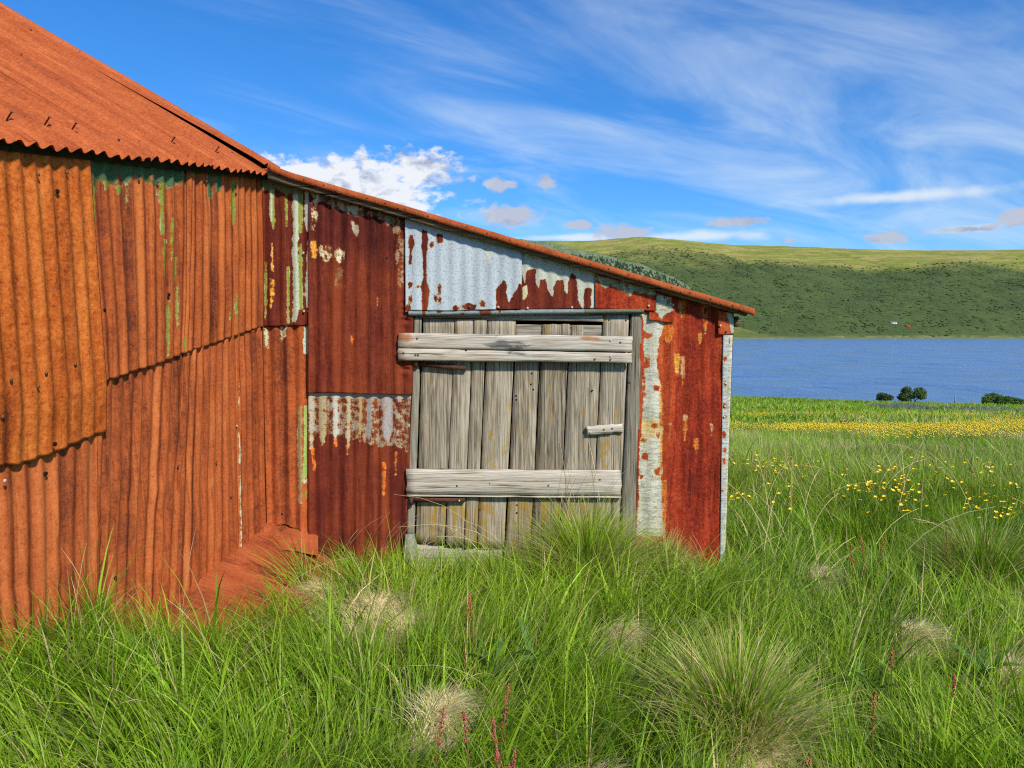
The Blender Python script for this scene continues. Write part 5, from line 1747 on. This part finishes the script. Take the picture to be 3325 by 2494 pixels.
def stems(specs, name, label):
    VV, QQ, CC, base = [], [], [], 0
    for (x0, y0, z0, L, ang, lean, rad, col, head) in specs:
        pts, rads = [], []
        for k in range(8):
            t_ = k / 7
            h = L * lean * (0.3 * t_ + 0.7 * t_ ** 2.2)
            v = L * (t_ * math.sqrt(max(0.1, 1 - 0.5 * lean ** 2)) - 0.35 * lean * t_ ** 3)
            pts.append((x0 + math.cos(ang) * h, y0 + math.sin(ang) * h, z0 - 0.02 + v))
            rads.append(rad * (1 - 0.6 * t_) * (2.0 if head and 0.78 < t_ < 0.97 else 1.0))
        v, q = tube_np(pts, rads, 4)
        VV.append(v)
        QQ.append(q + base)
        CC.append(np.tile(np.array([*col, 1.0]), (len(v), 1)))
        base += len(v)
    me = mesh_np(name, np.concatenate(VV), np.concatenate(QQ), None, (M_STEM,), {'col': ('FLOAT_COLOR', np.concatenate(CC))})
    return tag(obj(name, me), label, None, None, 'stuff')


specs = []
r2 = random.Random(9)
STR = (0.62, 0.50, 0.26)


def stem_at(dx_, dy_, L, ang, lean, rad=0.0016, head=False, jit=0.05, col=STR):
    gx, gy = to_ground(*Z('d', (dx_, dy_)), 0.0)
    gy = min(gy, Y0 - 0.06) if gx < XR else gy
    gx += r2.uniform(-jit, jit)
    f = r2.uniform(0.75, 1.2)
    specs.append((gx, gy - 0.03, float(ground(gx, gy)), L * r2.uniform(0.8, 1.2), ang + r2.uniform(-0.3, 0.3), lean, rad, tuple(c * f for c in col), head))


for k in range(13):
    stem_at(r2.uniform(1190, 1290), 1215, r2.uniform(0.6, 1.0), r2.uniform(-0.6, 0.4) if k % 3 else 2.6, r2.uniform(0.1, 0.35), 0.0018, k % 3 == 0)
for k in range(6):
    stem_at(r2.uniform(1040, 1180), 1235, r2.uniform(0.5, 0.8), math.pi + r2.uniform(-0.2, 0.2), r2.uniform(0.7, 0.95), 0.0016)
for k in range(12):
    stem_at(r2.uniform(720, 900), 1230, r2.uniform(0.35, 0.6), r2.uniform(-0.3, 0.5), r2.uniform(0.35, 0.7), 0.0014, True, 0.05, (0.50, 0.30, 0.17))
for k in range(8):
    stem_at(r2.uniform(0, 520), 1490, r2.uniform(0.4, 0.7), r2.uniform(-0.6, 3.6), r2.uniform(0.1, 0.45), 0.0012, True, 0.2, (0.48, 0.36, 0.22))
for k in range(9):
    stem_at(r2.uniform(1430, 1560), 1225, r2.uniform(0.3, 0.6), r2.uniform(1.5, 4.0), r2.uniform(0.3, 0.9), 0.0014, False)
for k in range(46):
    stem_at(r2.uniform(1590, 2330), r2.uniform(1050, 1330), r2.uniform(0.45, 0.95), r2.uniform(-0.5, 3.4), r2.uniform(0.2, 0.8), 0.0022, k % 4 == 0, 0.2)
for k in range(34):
    stem_at(r2.uniform(-50, 2260), r2.uniform(1330, 1700), r2.uniform(0.30, 0.55), r2.uniform(0, 6.28), r2.uniform(0.3, 0.95), 0.0013, k % 3 == 0, 0.1, (0.55, 0.46, 0.26))
stems(specs, 'dry_stems', 'thin straw-coloured dry grass stems')

# ================================================================== PLANTS ONE CAN COUNT
M_RED = simple_mat('sorrel_red', (0.28, 0.045, 0.045), (0.52, 0.12, 0.10), 120, 0.7, 0.2)
M_REDST = simple_mat('sorrel_stem', (0.14, 0.045, 0.02), (0.22, 0.10, 0.035), 40, 0.7, 0.2)
M_RUST_S = simple_mat('sorrel_rust', (0.30, 0.09, 0.03), (0.50, 0.20, 0.08), 120, 0.7, 0.2)


def sorrel_meshes(seed, tall, mat):
    r_ = random.Random(seed)
    pts = [(0, 0, -0.02)]
    bx, by = r_.uniform(-0.1, 0.1), r_.uniform(-0.1, 0.1)
    for k in range(1, 7):
        t_ = k / 6
        pts.append((bx * tall * t_ ** 2, by * tall * t_ ** 2, tall * t_))
    v, q = tube_np(pts, [0.0026 * (1 - 0.5 * k / 6) for k in range(7)], 5)
    stem = mesh_np('stem', v, q, None, (M_REDST,), None, True)
    V, T = [], []
    for k in range(46):
        t_ = 0.74 + 0.26 * (r_.random() ** 0.8)
        i = min(5, int(t_ * 6))
        f = t_ * 6 - i
        p = Vector(pts[i]).lerp(Vector(pts[min(6, i + 1)]), f)
        rad = 0.0062 * (1.25 - (t_ - 0.74) / 0.26) * (0.6 + 0.8 * math.sin(t_ * 70 + seed) ** 2)
        c = p + Vector((r_.gauss(0, rad), r_.gauss(0, rad), r_.gauss(0, 0.006)))
        s_ = r_.uniform(0.0022, 0.0045)
        b = len(V)
        for d_ in ((1, 0, 0), (0, 1, 0), (-1, 0, 0), (0, -1, 0), (0, 0, 1), (0, 0, -1)):
            V.append(tuple(c + Vector(d_) * s_))
        for (a_, e_, f_) in ((0, 1, 4), (1, 2, 4), (2, 3, 4), (3, 0, 4), (1, 0, 5), (2, 1, 5), (3, 2, 5), (0, 3, 5)):
            T.append((b + a_, b + e_, b + f_))
    head = mesh_np('flower_head', V, None, T, (mat,))
    return stem, head


sorrels = [  # display x, y of the flower head's top, height m, mat, label
    (1072, 1487, 0.50, 0, 'tall pink sorrel stalk, tallest of the red stalks at the bottom centre'),
    (1022, 1545, 0.42, 0, 'red sorrel stalk just left of the tallest pink stalk'),
    (928, 1542, 0.42, 0, 'thin dark red sorrel stalk, leftmost at the bottom of the picture'),
    (1080, 1556, 0.40, 0, 'red sorrel stalk directly beneath the tallest pink stalk'),
    (1085, 1612, 0.34, 0, 'short red sorrel stalk low at the bottom edge left of a pink knob'),
    (1106, 1630, 0.32, 0, 'short sorrel stalk with a round pink knob at the bottom edge'),
    (1000, 1288, 0.42, 1, 'rusty orange sorrel stalk on the left of a pair before the door'),
    (1024, 1278, 0.44, 1, 'rusty orange sorrel stalk on the right of a pair before the door'),
    (1590, 1582, 0.20, 1, None), (2060, 1458, 0.30, 0, 'small pink sorrel tip near the right edge, above the bottom corner'),
    (1885, 1492, 0.36, 1, 'rusty sorrel stalk rising from the broad-leaved dock on the right'),
    (1752, 1640, 0.30, 1, 'rusty sorrel stalk at the bottom edge right of the half-dead tussock'),
    (1930, 1400, 0.34, 0, 'bent red sorrel stalk beside the pale dry hummock on the right'),
    (1848, 1175, 0.40, 1, 'rusty sorrel stalk in the grass right of the shed, nearest of a trio'),
    (1876, 1160, 0.42, 1, 'rusty sorrel stalk in the grass right of the shed, middle of a trio'),
    (1890, 1150, 0.42, 1, 'rusty sorrel stalk in the grass right of the shed, farthest of a trio'),
    (2050, 1148, 0.42, 0, 'dark red sorrel stalk above the right hand tussock')]
for i, (dx_, dy_, hh, mi, lab) in enumerate(sorrels):
    if lab is None:
        continue
    # the head's top is measured: find the root below it
    gx, gy = to_ground(*Z('d', (dx_, dy_)), hh)
    root = empty('sorrel_stalk', (gx, gy, float(ground(gx, gy))))
    st_, hd_ = sorrel_meshes(i, hh, (M_RED, M_RUST_S)[mi])
    obj('stem', st_, root)
    obj('flower_head', hd_, root)
    tag(root, lab, 'sorrel', 'red sorrel stalks in the grass')

# broad dock leaves
M_DOCK = leaf_mat('dock_leaf', (0.085, 0.19, 0.035), (0.14, 0.26, 0.06), 30, 0.35)


def dock_leaf(L, W, bend, seed):
    r_ = random.Random(seed)
    V = []
    for k in range(8):
        t_ = k / 7
        wd_ = W * math.sin(math.pi * min(1, 0.08 + t_ * 0.92)) ** 0.75 * (1 - 0.25 * t_)
        x = L * (t_ - 0.15 * bend * t_ ** 3)
        z = L * (0.75 * t_ - bend * t_ ** 2)
        for s_ in (-1, 0, 1):
            V.append((x, s_ * wd_ * 0.5, z + abs(s_) * wd_ * 0.18 + r_.uniform(-0.002, 0.002)))
    return mesh_np('leaf', V, grid_faces(8, 3), None, (M_DOCK,), None, True)


for (dx_, dy_, nl, lab) in [(1075, 1440, 8, 'broad-leaved green dock plant in the middle of the foreground grass'),
                            (1150, 1420, 6, 'smaller dock plant just right of the central dock'),
                            (1890, 1490, 9, 'broad-leaved dock plant below the dry hummock on the right'),
                            (2130, 1440, 6, 'round-leaved dock plant close to the right picture edge')]:
    gx, gy = to_ground(*Z('d', (dx_, dy_)), 0.1)
    root = empty('dock_plant', (gx, gy, float(ground(gx, gy)) + 0.04))
    tag(root, lab, 'plant', 'dock plants in the grass')
    for k in range(nl):
        l_ = obj('leaf', dock_leaf(random.uniform(0.16, 0.26), random.uniform(0.030, 0.05), random.uniform(0.35, 0.8), k), root)
        l_.rotation_euler = (random.uniform(-0.3, 0.3), random.uniform(-0.75, -0.2), k * 2 * math.pi / nl + random.uniform(-0.3, 0.3))

# buttercups: single flowers nearby, a carpet farther off
M_YEL = simple_mat('buttercup_petal', (0.78, 0.50, 0.008), (0.88, 0.62, 0.015), 50, 0.45, 0.4, 0.1)
M_GST = simple_mat('buttercup_stem', (0.06, 0.13, 0.02), (0.10, 0.18, 0.03), 30, 0.7, 0.2)


def buttercup_mesh(seed):
    r_ = random.Random(seed)
    h = 0.32
    bx, by = r_.uniform(-0.05, 0.05), r_.uniform(-0.05, 0.05)
    pts = [(bx * (k / 4) ** 2, by * (k / 4) ** 2, h * k / 4 - 0.02) for k in range(5)]
    v, q = tube_np(pts, 0.0018, 4)
    mi = [1] * len(q)
    V, Q, T = list(map(tuple, v)), list(map(tuple, q)), []
    c = Vector(pts[-1])
    tilt = Matrix.Rotation(r_.uniform(-0.5, 0.5), 3, 'X') @ Matrix.Rotation(r_.uniform(-0.5, 0.5), 3, 'Y')
    for k in range(5):
        a_ = k * 2 * math.pi / 5
        b = len(V)
        e = Vector((math.cos(a_), math.sin(a_), 0))
        f = Vector((-math.sin(a_), math.cos(a_), 0))
        for (r1, s1, z1) in ((0.001, 0, 0), (0.008, 0.0075, 0.005), (0.0125, 0.0, 0.009), (0.008, -0.0075, 0.005)):
            V.append(tuple(c + tilt @ (e * r1 * 1.15 + f * s1 * 1.15 + Vector((0, 0, z1)))))
        Q.append((b, b + 1, b + 2, b + 3))
        mi.append(0)
    return mesh_np('buttercup', V, Q, None, (M_YEL, M_GST), None, False, mi)


BC = [buttercup_mesh(k) for k in range(6)]
clus = [(1660, 1003, 55, 9, 42), (1700, 1003, 30, 8, 14), (1590, 1065, 30, 14, 10), (1690, 1050, 18, 20, 7), (1705, 1085, 14, 12, 6), (1880, 1053, 34, 12, 26), (1870, 1060, 40, 14, 10),
        (1955, 1058, 34, 16, 30), (1960, 1085, 34, 14, 16), (2010, 1005, 34, 16, 22), (2025, 985, 12, 8, 6), (1915, 1015, 26, 8, 10), (2140, 1060, 50, 18, 28), (2180, 1090, 34, 22, 30),
        (2110, 1085, 24, 12, 12), (2150, 1005, 40, 14, 12), (1780, 1010, 60, 16, 10), (2060, 1060, 20, 14, 8), (1600, 975, 40, 14, 8)]
cnt = 0
for (cx, cy, sx__, sy__, k) in clus:
    for i in range(k):
        if cnt >= 298:
            break
        dx_ = cx + random.gauss(0, sx__ * 0.7)
        dy_ = cy + random.gauss(0, sy__ * 0.75)
        gx, gy = to_ground(*Z('d', (dx_, dy_)), 0.31)
        if inside(np.array([gx]), np.array([gy]), 0.05)[0]:
            continue
        o = obj('buttercup', BC[cnt % 6], None, (gx, gy, float(ground(gx, gy))))
        o.rotation_euler = (0, 0, random.uniform(0, 6.28))
        sc1 = random.uniform(0.9, 1.15)
        o.scale = (sc1, sc1, sc1 * random.uniform(0.85, 1.1))
        tag(o, 'yellow buttercup ' + ('in the patch close beside the white corner trim' if cx < 1640 else 'in the dense row right of the shed corner' if cx < 1720 else 'in the loose scatter in the middle of the near meadow' if cx < 1850 else 'in the patch among dry stems in the middle of the near meadow' if cx < 2080 else 'in the patch towards the right picture edge'), 'flower', 'buttercups in the near meadow')
        cnt += 1
# carpet
n = 30000
yb = 15 + 45 * rng.random(n) ** 1.2
xb = yb * rng.uniform(0.26, 0.74, n)
pt = fbm(xb * 0.22, yb * 0.13, 120, 4)
ppx, ppy = project(xb, yb, ground(xb, yb) + 0.3)
dpy, dpx_ = ppy * 2212 / 3325, ppx * 2212 / 3325
band = sstep(958, 940, dpy) * (1 - sstep(897, 886, dpy)) if False else np.clip((955 - dpy) / 14, 0, 1) * np.clip((dpy - 888) / 8, 0, 1)
band *= np.where(dpx_ < 1760, np.clip((940 - dpy) / 12, 0, 1), 1.0)
keep = rng.random(n) < band * np.clip((pt - 0.48) * 6, 0.06, 0.62)
xb, yb = xb[keep], yb[keep]
n = len(xb)
zb = ground(xb, yb) + rng.uniform(0.26, 0.40, n)
s_ = rng.uniform(0.014, 0.024, n) * (0.75 + 0.012 * yb)
V = np.zeros((n, 6, 3))
for i, d_ in enumerate(((1, 0, 0), (0, 1, 0), (-1, 0, 0), (0, -1, 0), (0, 0, 0.8), (0, 0, -0.8))):
    V[:, i] = np.stack([xb, yb, zb], -1) + np.array(d_) * s_[:, None]
T = (np.array([(0, 1, 4), (1, 2, 4), (2, 3, 4), (3, 0, 4), (1, 0, 5), (2, 1, 5), (3, 2, 5), (0, 3, 5)])[None] + (np.arange(n) * 6)[:, None, None]).reshape(-1, 3)
tag(obj('buttercup_carpet', mesh_np('buttercup_carpet', V.reshape(-1, 3), None, T, (M_YEL,))), 'broad yellow band of buttercups across the far meadow', None, None, 'stuff')


# ================================================================== SHRUBS, POSTS, CABINS BY THE LAKE
M_WIL = leaf_mat('willow_leaves', (0.050, 0.090, 0.024), (0.105, 0.160, 0.045), 1.2, 0.2)
M_WIL2 = leaf_mat('bright_willow_leaves', (0.070, 0.140, 0.024), (0.130, 0.220, 0.045), 1.2, 0.25)
M_BARK = simple_mat('shrub_bark', (0.06, 0.045, 0.03), (0.14, 0.11, 0.08), 8, 0.9, 0.1)


def shrub(dx_, gy, wpx, hpx, label, mat, seed, lean=0.0):
    gx = (dx_ - 1106) / 1670 * gy
    k = gy / 1670.0
    wd_, ht = wpx * k, hpx * k
    root = empty('willow_shrub', (gx, gy, float(ground(gx, gy))))
    tag(root, label, 'shrub', 'willow shrubs by the lake')
    r_ = np.random.default_rng(seed)
    lob = []
    for i in range(15):
        a_ = r_.uniform(0, 2 * np.pi)
        e = r_.uniform(0.0, 1.0)
        lob.append((wd_ * 0.33 * math.cos(a_) * math.sqrt(1 - 0.5 * e * e) + lean * wd_ * (0.5 - e), wd_ * 0.33 * math.sin(a_), ht * (0.28 + 0.46 * e), wd_ * r_.uniform(0.13, 0.21)))
    V, Q = [], []
    pos = []
    for (lx_, ly_, lz_, lr) in lob:
        m_ = 260
        d_ = r_.normal(0, 1, (m_, 3))
        d_ /= np.linalg.norm(d_, axis=1)[:, None]
        rr = lr * r_.uniform(0.55, 1.08, m_)[:, None]
        pos.append(np.array([lx_, ly_, lz_]) + d_ * rr * np.array([1, 1, 0.85 * ht / wd_ * 1.3]))
    pos = np.concatenate(pos)
    pos = pos[pos[:, 2] > 0.05]
    m_ = len(pos)
    s1 = r_.uniform(0.05, 0.11, m_)[:, None] * wd_ / 3.0
    u1 = r_.normal(0, 1, (m_, 3))
    u1 /= np.linalg.norm(u1, axis=1)[:, None]
    u2 = np.cross(u1, r_.normal(0, 1, (m_, 3)))
    u2 /= np.linalg.norm(u2, axis=1)[:, None]
    V = np.stack([pos - u1 * s1 * 1.4, pos - u2 * s1 * 0.6, pos + u1 * s1 * 1.4, pos + u2 * s1 * 0.6], 1).reshape(-1, 3)
    Q = np.arange(m_ * 4).reshape(-1, 4)
    obj('crown', mesh_np('crown', V, Q, None, (mat,)), root)
    VV, QQ, b = [], [], 0
    for i in range(6):
        lx_, ly_, lz_, _ = lob[i]
        v, q = tube_np([(lx_ * 0.1, ly_ * 0.1, -0.1), (lx_ * 0.4, ly_ * 0.4, lz_ * 0.5), (lx_, ly_, lz_)], [0.06, 0.04, 0.015], 5)
        VV.append(v)
        QQ.append(q + b)
        b += len(v)
    obj('trunk', mesh_np('trunk', np.concatenate(VV), np.concatenate(QQ), None, (M_BARK,)), root)


shrub(1974, 112, 58, 46, 'rounded dark willow shrub on the lake shore, tallest of the shrubs', M_WIL, 1, -0.05)
shrub(1915, 113, 38, 26, 'low dark willow shrub left of the tallest shrub on the shore', M_WIL, 2)
shrub(2158, 84, 58, 34, 'bright green bush behind the buttercups near the right edge', M_WIL2, 3)
shrub(2206, 88, 40, 20, 'low green bush cut by the right picture edge', M_WIL2, 4)
shrub(2190, 114, 40, 16, 'low grey-green bush on the shore at the far right', M_WIL, 5)
# lupin bank along the shore
n = 2600
dxx = np.concatenate([rng.uniform(1895, 1998, 1900), rng.uniform(2060, 2215, 700)])
lx_, ly_ = to_ground_many(dxx * 3325 / 2212, np.where(dxx < 2000, 884, 889) * 3325 / 2212)
LUPX = np.stack([lx_ + rng.uniform(-0.3, 0.3, n), ly_ + rng.uniform(-2.5, 3.0, n)], -1)
zz = ground(LUPX[:, 0], LUPX[:, 1])
col = np.where((rng.random(n) < 0.6)[:, None], np.array([0.20, 0.21, 0.26]), np.array([0.13, 0.18, 0.07])) * rng.uniform(0.7, 1.3, n)[:, None]
lm = blade_mesh('lupin_bank', LUPX[:, 0], LUPX[:, 1], zz, rng.uniform(0.2, 0.55, n), rng.uniform(0, 6.28, n), rng.uniform(0.05, 0.4, n), rng.uniform(0.08, 0.15, n), col, 2,
                rng.normal(0, 0.5, n))
tag(obj('lupin_bank', lm), 'strip of grey-purple lupins along the lake shore', None, None, 'stuff')
# fence posts
M_PST = simple_mat('grey_post', (0.16, 0.15, 0.13), (0.34, 0.32, 0.29), 6, 0.9, 0.1)
for (dx_, dyt, dyb, lab) in [(2066, 866, 887, 'tall leaning fence post on the shore right of the tallest shrub'), (2104, 876, 890, 'fence post to the right of the tall leaning one'),
                             (2018, 880, 888, 'short fence stump beside the tallest shrub')]:
    gy = 112.0
    gx = (dx_ - 1106) / 1670 * gy
    h = (dyb - dyt + 4) * gy / 1670.0
    v, q = lathe([(0, -0.2), (0.085, -0.2), (0.080, h * 0.5), (0.065, h * 0.98), (0.03, h), (0, h)], 7)
    v[:, 0] += 0.05 * np.maximum(v[:, 2], 0)
    o = obj('fence_post', mesh_np('fence_post', v, q, None, (M_PST,)), None, (gx, gy, float(ground(gx, gy))))
    tag(o, lab, 'fence post', 'fence posts on the lake shore')


# two tiny cabins on the far shore
M_WW = simple_mat('white_wall', (0.62, 0.62, 0.60), (0.75, 0.75, 0.73), 0.5, 0.8)
M_RW = simple_mat('red_wall', (0.38, 0.04, 0.03), (0.48, 0.06, 0.04), 0.5, 0.8)
M_GR = simple_mat('dark_roof', (0.10, 0.10, 0.10), (0.2, 0.19, 0.18), 0.5, 0.8)
M_GL = simple_mat('dark_pane', (0.02, 0.025, 0.03), (0.04, 0.05, 0.06), 0.5, 0.2, 0.5)


def cabin(name, px, L, Wd, H, wallm, roofm, label, yd):
    x = (px - 1106) / 1670 * yd
    z = float(hill(np.array([x]), np.array([yd]))[0][0])
    root = empty(name, (x, yd, z))
    tag(root, label, 'cabin')
    a, b = L / 2, Wd / 2
    V = [(-a, -b, -2), (a, -b, -2), (a, b, -2), (-a, b, -2), (-a, -b, H), (a, -b, H), (a, b, H), (-a, b, H), (-a, 0, H * 1.5), (a, 0, H * 1.5)]
    obj('wall', mesh_np('wall', V, [(0, 1, 5, 4), (1, 2, 6, 5), (2, 3, 7, 6), (3, 0, 4, 7)], [(5, 6, 9), (7, 4, 8)], (wallm,)), root)
    V = [(-a - .4, -b - .4, H - .2), (a + .4, -b - .4, H - .2), (a + .4, 0, H * 1.5 + .1), (-a - .4, 0, H * 1.5 + .1), (a + .4, b + .4, H - .2), (-a - .4, b + .4, H - .2)]
    obj('roof', mesh_np('roof', V, [(0, 1, 2, 3), (3, 2, 4, 5)], None, (roofm,)), root)
    for k in (-0.28, 0.22):
        V = [(L * k - 0.8, -b - 0.05, 0.9), (L * k + 0.8, -b - 0.05, 0.9), (L * k + 0.8, -b - 0.05, 2.0), (L * k - 0.8, -b - 0.05, 2.0)]
        obj('window', mesh_np('window', V, [(0, 1, 2, 3)], None, (M_GL,)), root)


cabin('cabin', 1927, 13, 6, 3.2, M_WW, M_GR, 'tiny white cabin on the far lake shore', 1562)
cabin('boathouse', 1959, 8, 5, 3.0, M_RW, M_RW, 'tiny red boathouse on the far shore right of the white cabin', 1545)
